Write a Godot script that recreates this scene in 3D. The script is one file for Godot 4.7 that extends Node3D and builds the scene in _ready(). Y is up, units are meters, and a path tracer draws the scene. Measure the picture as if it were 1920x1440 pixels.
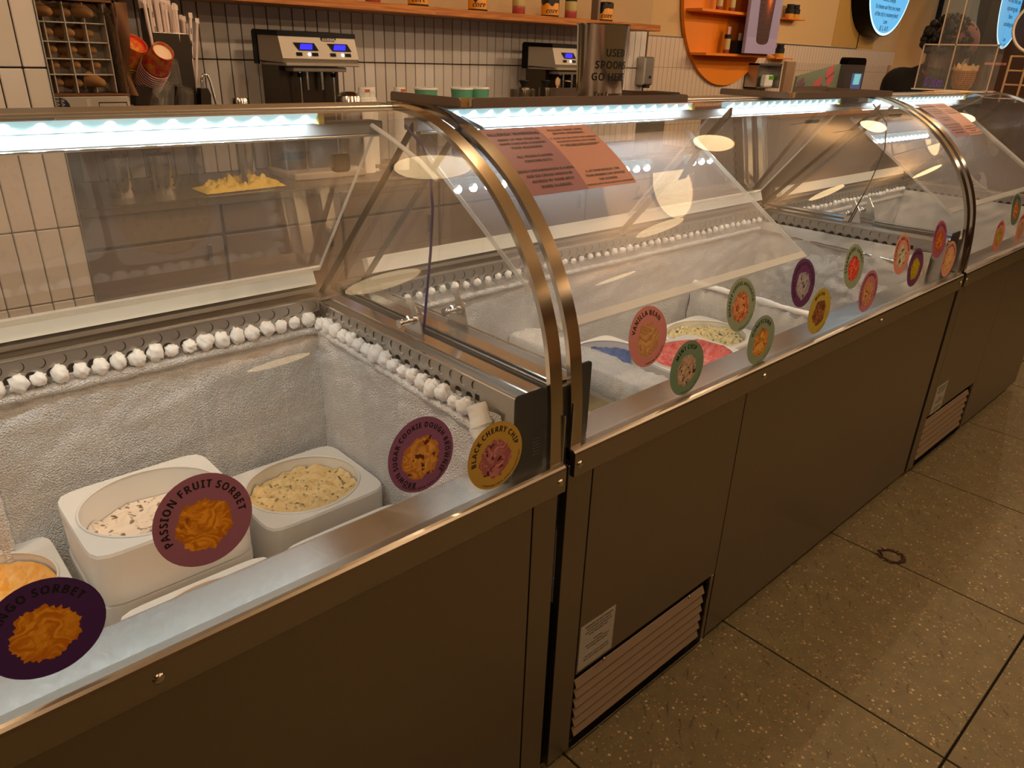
extends Node3D
# An ice cream shop: three curved-glass dipping cabinets in a row along x, customers at +z, staff side at -z. Metres, y up.

var M := {}
var used := {}
var rng := RandomNumberGenerator.new()
var font: SystemFont
var serif: SystemFont
var GP := PackedVector2Array()   # the curved glass profile, (z, y) from the rail up and back
var GS := PackedFloat32Array()   # arc length along it


func _ready() -> void:
	rng.seed = 7
	camera_and_light()
	fonts_and_profile()
	materials()
	build_room()
	build_cabinets()
	build_tubs()
	build_stickers()
	build_top_things()
	build_back_counter()
	build_far_side()
	build_person()


func camera_and_light() -> void:
	var cam := Camera3D.new()
	cam.name = "camera"
	cam.position = Vector3(0, 1.544, 0.8)
	cam.rotation = Vector3(-0.421415, -0.753667, 0.03352)
	cam.fov = 55.2
	cam.near = 0.02
	cam.far = 60.0
	add_child(cam)
	cam.current = true
	var we := WorldEnvironment.new()
	we.name = "world_environment"
	var e := Environment.new()
	e.background_mode = Environment.BG_COLOR
	e.background_color = Color(0.02, 0.015, 0.01)
	e.tonemap_mode = Environment.TONE_MAPPER_LINEAR
	e.tonemap_exposure = EXPOSURE
	e.sdfgi_enabled = true
	e.ssao_enabled = true
	e.ssil_enabled = true
	we.environment = e
	add_child(we)


const EXPOSURE := 1.0
const LAMP_COLOR := Color(1.0, 0.87, 0.72)
const LAMP_GLOW := 6.0
const LAMP_LIGHT := 0.48
const LEDGE_BRUSH := -0.8
const SPOT_LIGHT := 0.85
const LED_PITCH := 0.046
const LED_COLOR := Color(0.97, 1.0, 0.985)
const LED_LIGHT := 0.23     # per metre of strip
const LAMPS := [[1.66, 1.05], [3.58, 1.05], [5.6, 1.0], [7.5, 0.95], [-0.3, 1.05], [1.72, -0.58], [3.58, -0.58], [5.6, -0.64], [-0.3, -0.58], [7.5, -0.7], [1.66, 2.7], [4.6, 2.7]]


# ---------------------------------------------------------------- naming and nodes
func numbered(called: String) -> String:
	if not used.has(called):
		used[called] = 0
		return called
	used[called] += 1
	return "%s_%03d" % [called, used[called]]


func obj(called: String, shape, mat: Material, parent: Node3D = null) -> MeshInstance3D:
	var o := MeshInstance3D.new()
	o.name = called if parent else numbered(called)
	if shape is SurfaceTool:
		shape.generate_normals()
		o.mesh = shape.commit()
	else:
		o.mesh = shape
	if mat:
		o.material_override = mat
	if parent:
		parent.add_child(o, true)
	else:
		add_child(o)
	return o


func tag(o: Node3D, label := "", category := "", group := "", kind := "") -> Node3D:
	if label: o.set_meta("label", label)
	if category: o.set_meta("category", category)
	if group: o.set_meta("group", group)
	if kind: o.set_meta("kind", kind)
	return o


func thing(called: String, label: String, category: String, at := Vector3.ZERO, group := "", turn := 0.0) -> Node3D:
	var o := Node3D.new()
	o.name = numbered(called)
	add_child(o)
	o.position = at
	o.rotation.y = turn
	tag(o, label, category, group)
	return o


func copy(o: Node3D, called: String, label: String, at: Vector3) -> Node3D:
	var c: Node3D = o.duplicate()
	c.name = numbered(called)
	add_child(c)
	c.position = at
	c.set_meta("label", label)
	return c


func struct(called: String, shape, mat: Material, parent: Node3D = null) -> MeshInstance3D:
	var o := obj(called, shape, mat, parent)
	if parent == null:
		o.set_meta("kind", "structure")
	return o


# ---------------------------------------------------------------- shapes
func S(smooth := false) -> SurfaceTool:
	var st := SurfaceTool.new()
	st.begin(Mesh.PRIMITIVE_TRIANGLES)
	st.set_smooth_group(0 if smooth else -1)
	return st


func tri(st: SurfaceTool, a: Vector3, b: Vector3, c: Vector3, inside: Vector3) -> void:
	if (a - c).cross(a - b).dot((a + b + c) / 3.0 - inside) < 0.0:
		var k := b
		b = c
		c = k
	st.add_vertex(a)
	st.add_vertex(b)
	st.add_vertex(c)


func quad(st: SurfaceTool, a: Vector3, b: Vector3, c: Vector3, d: Vector3, inside: Vector3) -> void:
	tri(st, a, b, c, inside)
	tri(st, a, c, d, inside)


# a box with chamfered edges; T turns it about the origin
func box(st: SurfaceTool, c: Vector3, s: Vector3, b := 0.0, T := Transform3D()) -> void:
	var h := s / 2.0
	b = minf(b, minf(h.x, minf(h.y, h.z)) * 0.9)
	var mid := T * c
	if b <= 0.0:
		var P := []
		for i in 8:
			P.append(T * (c + Vector3(h.x if i & 1 else -h.x, h.y if i & 2 else -h.y, h.z if i & 4 else -h.z)))
		for f in [[0, 1, 3, 2], [4, 5, 7, 6], [0, 1, 5, 4], [2, 3, 7, 6], [0, 2, 6, 4], [1, 3, 7, 5]]:
			quad(st, P[f[0]], P[f[1]], P[f[2]], P[f[3]], mid)
		return
	var p := func(i: int, ax: int) -> Vector3:
		var v := Vector3(h.x if i & 1 else -h.x, h.y if i & 2 else -h.y, h.z if i & 4 else -h.z)
		for k in 3:
			if k != ax:
				v[k] -= b * signf(v[k])
		return T * (c + v)
	for ax in 3:
		var u := (ax + 1) % 3
		var w := (ax + 2) % 3
		for side in 2:
			var i0 := side << ax
			quad(st, p.call(i0, ax), p.call(i0 | 1 << u, ax), p.call(i0 | 1 << u | 1 << w, ax), p.call(i0 | 1 << w, ax), mid)
		for q in 4:
			var i1 := ((q & 1) << u) | ((q >> 1) << w)
			var i2 := i1 | 1 << ax
			quad(st, p.call(i1, u), p.call(i2, u), p.call(i2, w), p.call(i1, w), mid)
	for i in 8:
		tri(st, p.call(i, 0), p.call(i, 1), p.call(i, 2), mid)


func bx(c: Vector3, s: Vector3, b := 0.0, T := Transform3D()) -> SurfaceTool:
	var st := S()
	box(st, c, s, b, T)
	return st


# corner to corner
func span(st: SurfaceTool, a: Vector3, b: Vector3, bev := 0.0) -> void:
	box(st, (a + b) / 2.0, (b - a).abs(), bev)


func sp(a: Vector3, b: Vector3, bev := 0.0) -> SurfaceTool:
	var st := S()
	span(st, a, b, bev)
	return st


# turned shape: prof holds (radius, height) pairs
func lathe(st: SurfaceTool, prof: Array, n := 24, T := Transform3D(), arc := TAU) -> void:
	var group := 1
	for i in prof.size() - 1:
		if i > 0:
			var d0: Vector2 = (prof[i] - prof[i - 1]).normalized()
			var d1: Vector2 = (prof[i + 1] - prof[i]).normalized()
			if d0.dot(d1) < 0.8:
				group += 1
		st.set_smooth_group(group)
		var r0: float = prof[i].x
		var r1: float = prof[i + 1].x
		for k in n:
			var a0 := arc * k / n
			var a1 := arc * (k + 1) / n
			var p00 := T * Vector3(r0 * cos(a0), prof[i].y, r0 * sin(a0))
			var p01 := T * Vector3(r0 * cos(a1), prof[i].y, r0 * sin(a1))
			var p10 := T * Vector3(r1 * cos(a0), prof[i + 1].y, r1 * sin(a0))
			var p11 := T * Vector3(r1 * cos(a1), prof[i + 1].y, r1 * sin(a1))
			if r0 > 1e-6:
				st.add_vertex(p00); st.add_vertex(p11); st.add_vertex(p01)
			if r1 > 1e-6:
				st.add_vertex(p00); st.add_vertex(p10); st.add_vertex(p11)
	st.set_smooth_group(-1)


func lt(prof: Array, n := 24, T := Transform3D()) -> SurfaceTool:
	var st := S()
	lathe(st, prof, n, T)
	return st


func along(a: Vector3, b: Vector3) -> Transform3D:   # y axis from a to b, origin at a
	var y := (b - a).normalized()
	var x := y.cross(Vector3.FORWARD if absf(y.z) < 0.9 else Vector3.RIGHT).normalized()
	return Transform3D(Basis(x, y, x.cross(y)), a)


func rod(st: SurfaceTool, a: Vector3, b: Vector3, r: float, n := 10, r2 := -1.0) -> void:
	var l := a.distance_to(b)
	var q := r if r2 < 0.0 else r2
	lathe(st, [Vector2(0, 0), Vector2(r, 0), Vector2(q, l), Vector2(0, l)], n, along(a, b))


func tube(st: SurfaceTool, pts: Array, r: float, n := 8) -> void:
	st.set_smooth_group(1)
	var rings := []
	var x := Vector3.ZERO
	for i in pts.size():
		var d: Vector3 = (pts[mini(i + 1, pts.size() - 1)] - pts[maxi(i - 1, 0)]).normalized()
		if x == Vector3.ZERO:
			x = d.cross(Vector3.UP if absf(d.y) < 0.9 else Vector3.RIGHT).normalized()
		x = (x - d * x.dot(d)).normalized()
		var y := d.cross(x)
		var ring := []
		for k in n:
			ring.append(pts[i] + (x * cos(TAU * k / n) + y * sin(TAU * k / n)) * r)
		rings.append(ring)
	for i in pts.size() - 1:
		for k in n:
			var m := (k + 1) % n
			quad(st, rings[i][k], rings[i][m], rings[i + 1][m], rings[i + 1][k], (pts[i] + pts[i + 1]) / 2.0)
	st.set_smooth_group(-1)
	for k in range(1, n - 1):
		tri(st, rings[0][0], rings[0][k], rings[0][k + 1], pts[1])
		tri(st, rings[-1][0], rings[-1][k], rings[-1][k + 1], pts[-2])


# a smooth sheet: f(u, v) -> Vector3 with u, v in 0..1
func sheet(st: SurfaceTool, nu: int, nv: int, f: Callable, smooth := true) -> void:
	st.set_smooth_group(1 if smooth else -1)
	var P := []
	for j in nv + 1:
		var row := []
		for i in nu + 1:
			row.append(f.call(float(i) / nu, float(j) / nv))
		P.append(row)
	for j in nv:
		for i in nu:
			for k in [[0, 0], [1, 0], [1, 1], [0, 0], [1, 1], [0, 1]]:
				st.set_uv(Vector2(float(i + k[0]) / nu, 1.0 - float(j + k[1]) / nv))
				st.add_vertex(P[j + k[1]][i + k[0]])
	st.set_smooth_group(-1)


# a flat outline given depth: p -> origin + x*ax + y*ay, thick along the cross of both
func prism(st: SurfaceTool, poly: PackedVector2Array, o: Vector3, ax: Vector3, ay: Vector3, thick: Vector3) -> void:
	var t := Geometry2D.triangulate_polygon(poly)
	var at := func(p: Vector2) -> Vector3: return o + ax * p.x + ay * p.y
	for i in range(0, t.size(), 3):
		var m: Vector3 = (at.call(poly[t[i]]) + at.call(poly[t[i + 1]]) + at.call(poly[t[i + 2]])) / 3.0 + thick / 2.0
		tri(st, at.call(poly[t[i]]), at.call(poly[t[i + 1]]), at.call(poly[t[i + 2]]), m)
		tri(st, at.call(poly[t[i]]) + thick, at.call(poly[t[i + 1]]) + thick, at.call(poly[t[i + 2]]) + thick, m)
	var ccw := not Geometry2D.is_polygon_clockwise(poly)
	for i in poly.size():
		var a := poly[i]
		var b := poly[(i + 1) % poly.size()]
		var out := Vector2(b.y - a.y, a.x - b.x) * (1.0 if ccw else -1.0)
		var mid: Vector3 = at.call((a + b) / 2.0 - out.normalized() * 1e-4)
		quad(st, at.call(a), at.call(b), at.call(b) + thick, at.call(a) + thick, mid + thick / 2.0)


func pr(poly: Array, o: Vector3, ax: Vector3, ay: Vector3, thick: Vector3) -> SurfaceTool:
	var st := S()
	prism(st, PackedVector2Array(poly), o, ax, ay, thick)
	return st


func rounded(w: float, h: float, r: float, n := 5) -> Array:
	var out := []
	for q in 4:
		var c := Vector2((w / 2 - r) * (1 if q == 0 or q == 3 else -1), (h / 2 - r) * (1 if q < 2 else -1))
		for k in n + 1:
			var a := PI / 2 * (q + float(k) / n)
			out.append(c + Vector2(cos(a), sin(a)) * r)
	return out


# a plate of a regular row of round holes, in its own x (along) and y (up), thickness along z
func punched(st: SurfaceTool, length: float, n: int, d: float, y0: float, y1: float, th: float, x0 := 0.0) -> void:
	var w := length / n
	var yc := (y0 + y1) / 2
	for i in n:
		var cx := x0 + (i + 0.5) * w
		var inner := []
		var outer := []
		for k in 24:
			var a := TAU * k / 24
			var dir := Vector2(cos(a), sin(a))
			var t := minf(w / 2 / maxf(absf(dir.x), 1e-6), (y1 - y0) / 2 / maxf(absf(dir.y), 1e-6))
			inner.append(Vector2(cx, yc) + dir * d / 2)
			outer.append(Vector2(cx, yc) + dir * t)
		for k in 24:
			var m := (k + 1) % 24
			var corner: Vector2 = outer[k]
			var ca: Vector2 = outer[k] - Vector2(cx, yc)
			var cb: Vector2 = outer[m] - Vector2(cx, yc)
			var extra := false
			if absf(absf(ca.x) - w / 2) < 1e-5 and absf(absf(cb.y) - (y1 - y0) / 2) < 1e-5 and absf(absf(cb.x) - w / 2) > 1e-5:
				corner = Vector2(cx, yc) + Vector2(ca.x, cb.y); extra = true
			elif absf(absf(cb.x) - w / 2) < 1e-5 and absf(absf(ca.y) - (y1 - y0) / 2) < 1e-5 and absf(absf(ca.x) - w / 2) > 1e-5:
				corner = Vector2(cx, yc) + Vector2(cb.x, ca.y); extra = true
			var z := func(p: Vector2, zz: float) -> Vector3: return Vector3(p.x, p.y, zz)
			quad(st, z.call(inner[k], 0), z.call(inner[m], 0), z.call(outer[m], 0), z.call(outer[k], 0), Vector3(cx, yc, -1))
			if extra:
				tri(st, z.call(outer[k], 0), z.call(corner, 0), z.call(outer[m], 0), Vector3(cx, yc, -1))
			quad(st, z.call(inner[k], 0), z.call(inner[m], 0), z.call(inner[m], -th), z.call(inner[k], -th), z.call(inner[k] * 2 - Vector2(cx, yc), 0))


# ---------------------------------------------------------------- lettering
func glyph_verts(text: String, f: Font) -> Array:
	var tm := TextMesh.new()
	tm.text = text
	tm.font = f
	tm.font_size = 48
	tm.pixel_size = 1.0 / 48
	tm.depth = 0.0
	tm.curve_step = 3.0
	var a := tm.get_mesh_arrays()
	var v: PackedVector3Array = a[Mesh.ARRAY_VERTEX]
	var ix = a[Mesh.ARRAY_INDEX]
	var out := []
	if ix == null or ix.size() == 0:
		for p in v: out.append(Vector2(p.x, p.y))
	else:
		for i in ix: out.append(Vector2(v[i].x, v[i].y))
	return out


# straight line of text; put(Vector2) -> Vector3, height is the em size
func write(st: SurfaceTool, text: String, size: float, at: Vector2, put: Callable, f: Font = null, lean := 0.0, stretch := 1.0) -> void:
	st.set_smooth_group(-1)
	for p in glyph_verts(text, f if f else font):
		st.add_vertex(put.call(at + Vector2((p.x + p.y * lean) * stretch, p.y) * size))


# text round a circle of radius r about c, centred on angle mid (radians, 0 = right, counted anticlockwise); inward = true reads along the bottom
func write_arc(st: SurfaceTool, text: String, size: float, c: Vector2, r: float, mid: float, put: Callable, bottom := false, spread := 1.06) -> void:
	var adv := []
	var total := 0.0
	for ch in text:
		var w := font.get_string_size(ch, HORIZONTAL_ALIGNMENT_LEFT, -1, 48).x / 48.0 * size * spread
		adv.append(w)
		total += w
	var s := -total / 2
	for i in text.length():
		var a: float = s + adv[i] / 2
		s += adv[i]
		if text[i] == " ":
			continue
		var ang := mid + a / r if bottom else mid - a / r
		var up := Vector2(cos(ang), sin(ang)) * (-1.0 if bottom else 1.0)
		var right := Vector2(up.y, -up.x)
		var base := c + Vector2(cos(ang), sin(ang)) * r
		for p in glyph_verts(text[i], font):
			st.add_vertex(put.call(base + right * p.x * size + up * p.y * size))


func fonts_and_profile() -> void:
	font = SystemFont.new()
	font.font_names = PackedStringArray(["Droid Sans"])
	font.font_weight = 700
	serif = SystemFont.new()
	serif.font_names = PackedStringArray(["Droid Serif"])
	serif.font_weight = 700
	var P := [Vector2(-.008, .85), Vector2(-.010, .90), Vector2(-.014, .97), Vector2(-.026, 1.06), Vector2(-.044, 1.124), Vector2(-.074, 1.189), Vector2(-.117, 1.254), Vector2(-.178, 1.32), Vector2(-.245, 1.369), Vector2(-.320, 1.408), Vector2(-.400, 1.434), Vector2(-.47, 1.443), Vector2(-.52, 1.4435)]
	for i in P.size() - 1:
		var a: Vector2 = P[i - 1] if i > 0 else P[0] * 2 - P[1]
		var d: Vector2 = P[i + 2] if i + 2 < P.size() else P[-1] * 2 - P[-2]
		for k in 6:
			GP.append(P[i].cubic_interpolate(P[i + 1], a, d, k / 6.0))
	GP.append(P[-1])
	GS.append(0.0)
	for i in range(1, GP.size()):
		GS.append(GS[i - 1] + GP[i].distance_to(GP[i - 1]))


# the point of the glass at x and arc length s, lifted off it by off
func on_glass(x: float, s: float, off := 0.0) -> Vector3:
	var i := clampi(GS.bsearch(s) - 1, 0, GP.size() - 2)
	var t := (s - GS[i]) / (GS[i + 1] - GS[i])
	var p := GP[i].lerp(GP[i + 1], t)
	var i0 := maxi(i - 1, 0)
	var i1 := mini(i + 2, GP.size() - 1)
	var d := (GP[i1] - GP[i0]).normalized()
	return Vector3(x, p.y - d.x * off, p.x + d.y * off)


# ---------------------------------------------------------------- materials
func mat(c: Color, rough := 0.6, metal := 0.0) -> StandardMaterial3D:
	var m := StandardMaterial3D.new()
	m.albedo_color = c
	m.roughness = rough
	m.metallic = metal
	return m


func glow(c: Color, e: float) -> StandardMaterial3D:
	var m := mat(c, 0.5)
	m.emission_enabled = true
	m.emission = c
	m.emission_energy_multiplier = e
	return m


func pane(c: Color, a: float, rough := 0.0) -> StandardMaterial3D:
	var m := mat(Color(c, a), rough)
	m.transparency = BaseMaterial3D.TRANSPARENCY_ALPHA
	m.cull_mode = BaseMaterial3D.CULL_DISABLED
	return m


func noise_tex(freq: float, size := 256, normal := false, seed_ := 1, oct := 4, bump := 6.0, type := FastNoiseLite.TYPE_SIMPLEX_SMOOTH) -> NoiseTexture2D:
	var n := FastNoiseLite.new()
	n.noise_type = type
	n.seed = seed_
	n.frequency = freq
	n.fractal_octaves = oct
	var t := NoiseTexture2D.new()
	t.noise = n
	t.width = size
	t.height = size
	t.seamless = true
	t.as_normal_map = normal
	t.bump_strength = bump
	return t


func tri_map(m: StandardMaterial3D, scale: Vector3) -> void:
	m.uv1_triplanar = true
	m.uv1_world_triplanar = true
	m.uv1_scale = scale


func image_tex(im: Image) -> ImageTexture:
	return ImageTexture.create_from_image(im)


# fine scratches or brushing: light streaks at the given slope range, wrapped round the edges
func scratch_image(size: int, count: int, len_: float, slope0: float, slope1: float, lo: float, hi: float, base := 0.5) -> Image:
	var im := Image.create(size, size, false, Image.FORMAT_RGB8)
	im.fill(Color(base, base, base))
	for i in count:
		var p := Vector2(rng.randf(), rng.randf()) * size
		var a := rng.randf_range(slope0, slope1)
		var l := len_ * rng.randf_range(0.3, 1.0)
		var v := rng.randf_range(lo, hi)
		for k in int(l):
			var q := p + Vector2(cos(a), sin(a)) * k
			im.set_pixel(posmod(int(q.x), size), posmod(int(q.y), size), Color(v, v, v))
	return im


func terrazzo_image() -> Image:
	var size := 768
	var im := Image.create(size, size, false, Image.FORMAT_RGB8)
	var n := FastNoiseLite.new()
	n.seed = 5
	n.frequency = 0.012
	for y in size:
		for x in size:
			var v := 0.5 + 0.5 * n.get_noise_2d(x, y)
			var g := 0.93 + 0.14 * rng.randf()
			im.set_pixel(x, y, Color(0.385, 0.345, 0.26).lerp(Color(0.45, 0.405, 0.30), v) * g)
	var tones := [Color(0.66, 0.58, 0.45), Color(0.60, 0.50, 0.36), Color(0.55, 0.44, 0.31), Color(0.33, 0.27, 0.19), Color(0.72, 0.64, 0.52)]
	for i in 2600:
		var c := Vector2(rng.randf(), rng.randf()) * size
		var r: float = [1.3, 1.7, 2.2, 3.0, 4.2][mini(int(pow(rng.randf(), 1.7) * 5), 4)]
		var sq := rng.randf_range(0.5, 0.95)
		var a := rng.randf() * PI
		var tone: Color = tones[rng.randi() % 5]
		for y in range(int(-r - 1), int(r + 2)):
			for x in range(int(-r - 1), int(r + 2)):
				var q := Vector2(x, y).rotated(a)
				q.y /= sq
				if q.length() + 0.5 * sin(q.angle() * 3 + i) < r:
					im.set_pixel(posmod(int(c.x) + x, size), posmod(int(c.y) + y, size), tone)
	return im


# shoe scuffs, dark smears on clear, laid over the floor at a larger scale
func scuff_image() -> Image:
	var size := 512
	var im := Image.create(size, size, false, Image.FORMAT_RGBA8)
	im.fill(Color(0.10, 0.08, 0.05, 0))
	var n := FastNoiseLite.new()
	n.frequency = 0.05
	for k in 90:
		var c := Vector2(rng.randf(), rng.randf()) * size
		var a := rng.randf_range(0.2, 1.4)
		var l := rng.randf_range(4, 22)
		var w := rng.randf_range(1.0, 3.5)
		for y in range(-24, 25):
			for x in range(-24, 25):
				var q := Vector2(x, y).rotated(a)
				var d := pow(q.x / l, 2) + pow(q.y / w, 2)
				if d < 1.0:
					var al := clampf((1.0 - d) * (0.45 + n.get_noise_2d(c.x * 7 + x * 4, c.y * 7 + y * 4)), 0, 0.6)
					var px := posmod(int(c.x) + x, size)
					var py := posmod(int(c.y) + y, size)
					im.set_pixel(px, py, Color(0.10, 0.08, 0.05, maxf(al, im.get_pixel(px, py).a)))
	return im


func materials() -> void:
	# metals
	var steel := mat(Color(0.80, 0.78, 0.75), 0.3, 1.0)
	steel.roughness_texture = noise_tex(0.02, 256, false, 3)
	steel.roughness = 0.42
	tri_map(steel, Vector3(1.2, 1.2, 1.2))
	M.steel = steel
	M.bright = mat(Color(0.86, 0.85, 0.83), 0.16, 1.0)
	M.front = mat(Color(0.60, 0.575, 0.54), 0.34, 1.0)
	M.rail = mat(Color(0.68, 0.65, 0.61), 0.27, 1.0)
	M.arch = mat(Color(0.80, 0.76, 0.70), 0.13, 1.0)
	var ledge := mat(Color(0.88, 0.88, 0.87), 0.2, 1.0)
	ledge.anisotropy_enabled = true
	ledge.anisotropy = LEDGE_BRUSH
	var sc := scratch_image(512, 1500, 130, 0.9, 2.4, 0.25, 0.85)
	ledge.heightmap_enabled = true
	ledge.heightmap_texture = image_tex(sc)
	ledge.heightmap_scale = 0.012
	tri_map(ledge, Vector3(4, 4, 4))
	M.ledge = ledge
	M.plate = mat(Color(0.70, 0.685, 0.66), 0.38, 1.0)
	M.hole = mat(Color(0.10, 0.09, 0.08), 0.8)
	M.channel = mat(Color(0.62, 0.64, 0.66), 0.5, 0.6)
	M.dark_steel = mat(Color(0.30, 0.26, 0.22), 0.32, 1.0)
	M.tray = mat(Color(0.46, 0.40, 0.36), 0.45, 0.5)
	M.tape = mat(Color(0.62, 0.47, 0.26), 0.6)
	# frost and ice
	var frost := mat(Color(0.91, 0.905, 0.90), 0.85)
	frost.heightmap_enabled = true
	frost.heightmap_texture = noise_tex(0.075, 512, false, 11, 5)
	frost.heightmap_scale = 0.7
	tri_map(frost, Vector3(5, 5, 5))
	M.frost = frost
	var rime := mat(Color(0.80, 0.79, 0.775), 0.6)
	rime.heightmap_enabled = true
	rime.heightmap_texture = noise_tex(0.2, 256, false, 14, 4)
	rime.heightmap_scale = 0.22
	tri_map(rime, Vector3(5, 5, 5))
	M.rime = rime
	M.lump = mat(Color(0.95, 0.95, 0.95), 0.75)
	M.lump.subsurf_scatter_enabled = true
	M.lump.subsurf_scatter_strength = 0.2
	# panes
	M.glass = pane(Color(0.84, 0.87, 0.90), 0.045)
	var lid := pane(Color(0.82, 0.84, 0.90), 0.13)
	M.scratched_lid = pane(Color(0.84, 0.85, 0.90), 0.24)
	M.lid = lid
	M.acrylic_edge = pane(Color(0.93, 0.95, 0.96), 0.45)
	M.acrylic = pane(Color(0.85, 0.85, 0.85), 0.03)
	M.clear_cup = pane(Color(0.9, 0.88, 0.84), 0.03)
	M.cover = pane(Color(0.9, 0.93, 0.95), 0.25)
	# plastics, wood and the rest
	M.white = mat(Color(0.90, 0.895, 0.88), 0.35)
	M.white_bar = mat(Color(0.86, 0.88, 0.86), 0.4)
	M.black = mat(Color(0.012, 0.011, 0.011), 0.3)
	M.black.metallic_specular = 0.25
	M.black_matt = mat(Color(0.03, 0.027, 0.025), 0.7)
	M.black_print = mat(Color(0.025, 0.02, 0.02), 0.6)
	M.gap = mat(Color(0.015, 0.013, 0.012), 0.9)
	M.slat = mat(Color(0.50, 0.43, 0.36), 0.45, 0.0)
	M.notice = mat(Color(0.62, 0.60, 0.57), 0.6)
	M.notice_print = mat(Color(0.12, 0.10, 0.09), 0.7)
	M.cable = mat(Color(0.16, 0.10, 0.40), 0.35)
	M.grey_cable = mat(Color(0.30, 0.30, 0.32), 0.5)
	M.led_strip = glow(Color(0.72, 0.91, 0.94), 0.95)
	M.led_diode = glow(Color(1.0, 1.0, 0.98), 3.0)
	M.lamp = glow(Color(1.0, 0.85, 0.62), LAMP_GLOW)
	M.lamp_rim = mat(Color(0.75, 0.66, 0.5), 0.6)
	var tile := mat(Color(0.80, 0.765, 0.74), 0.22)
	M.tile = tile
	M.tile_b = mat(Color(0.77, 0.735, 0.705), 0.25)
	M.tile_c = mat(Color(0.82, 0.79, 0.77), 0.2)
	M.grout = mat(Color(0.30, 0.24, 0.19), 0.9)
	var fl := mat(Color(1, 1, 1), 0.5)
	fl.albedo_texture = image_tex(terrazzo_image())
	tri_map(fl, Vector3(1.35, 1.35, 1.35))
	fl.detail_enabled = true
	fl.detail_albedo = image_tex(scuff_image())
	fl.detail_uv_layer = BaseMaterial3D.DETAIL_UV_1
	fl.metallic_specular = 0.35
	M.floor = fl
	M.joint = mat(Color(0.04, 0.032, 0.025), 0.9)
	M.paint = mat(Color(0.80, 0.66, 0.46), 0.75)
	M.paint_back = mat(Color(0.70, 0.58, 0.42), 0.75)
	M.mural_orange = mat(Color(0.80, 0.52, 0.20), 0.75)
	M.mural_yellow = mat(Color(0.72, 0.56, 0.28), 0.75)
	M.ceiling = mat(Color(0.74, 0.64, 0.50), 0.9)
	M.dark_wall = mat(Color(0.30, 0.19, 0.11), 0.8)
	M.room_wall = mat(Color(0.62, 0.50, 0.36), 0.8)
	var wood := mat(Color(1, 1, 1), 0.5)
	var wi := Image.create(256, 256, false, Image.FORMAT_RGB8)
	var wn := FastNoiseLite.new()
	wn.frequency = 0.02
	for y in 256:
		for x in 256:
			var v := 0.5 + 0.5 * sin(y * 0.24 + wn.get_noise_2d(x * 0.5, y * 4) * 7)
			wi.set_pixel(x, y, Color(0.60, 0.34, 0.10).lerp(Color(0.74, 0.46, 0.17), v))
	wood.albedo_texture = image_tex(wi)
	tri_map(wood, Vector3(0.9, 3.5, 3.5))
	M.wood = wood
	M.orange = mat(Color(0.88, 0.50, 0.06), 0.55)
	M.counter = mat(Color(0.40, 0.34, 0.30), 0.35, 0.6)
	M.cupboard = mat(Color(0.42, 0.36, 0.32), 0.5)
	M.card = mat(Color(0.74, 0.69, 0.63), 0.85)
	M.carton = mat(Color(0.66, 0.62, 0.57), 0.85)
	M.kraft = mat(Color(0.46, 0.31, 0.20), 0.9)
	M.liner = pane(Color(0.55, 0.45, 0.36), 0.35)
	M.cone = mat(Color(0.60, 0.43, 0.25), 0.8)
	M.navy = mat(Color(0.05, 0.06, 0.22), 0.7)
	M.cloth = mat(Color(0.86, 0.74, 0.28), 0.95)
	M.screen_blue = glow(Color(0.03, 0.06, 1.0), 1.1)
	M.button_light = glow(Color(0.9, 1.0, 1.0), 3.0)
	M.sign_light = glow(Color(0.36, 0.66, 0.86), 0.95)
	M.sign_rim = glow(Color(0.80, 0.97, 1.0), 1.0)
	M.sign_print = mat(Color(0.10, 0.20, 0.32), 0.8)
	M.ring_light = mat(Color(0.85, 0.80, 0.74), 0.6)


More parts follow.
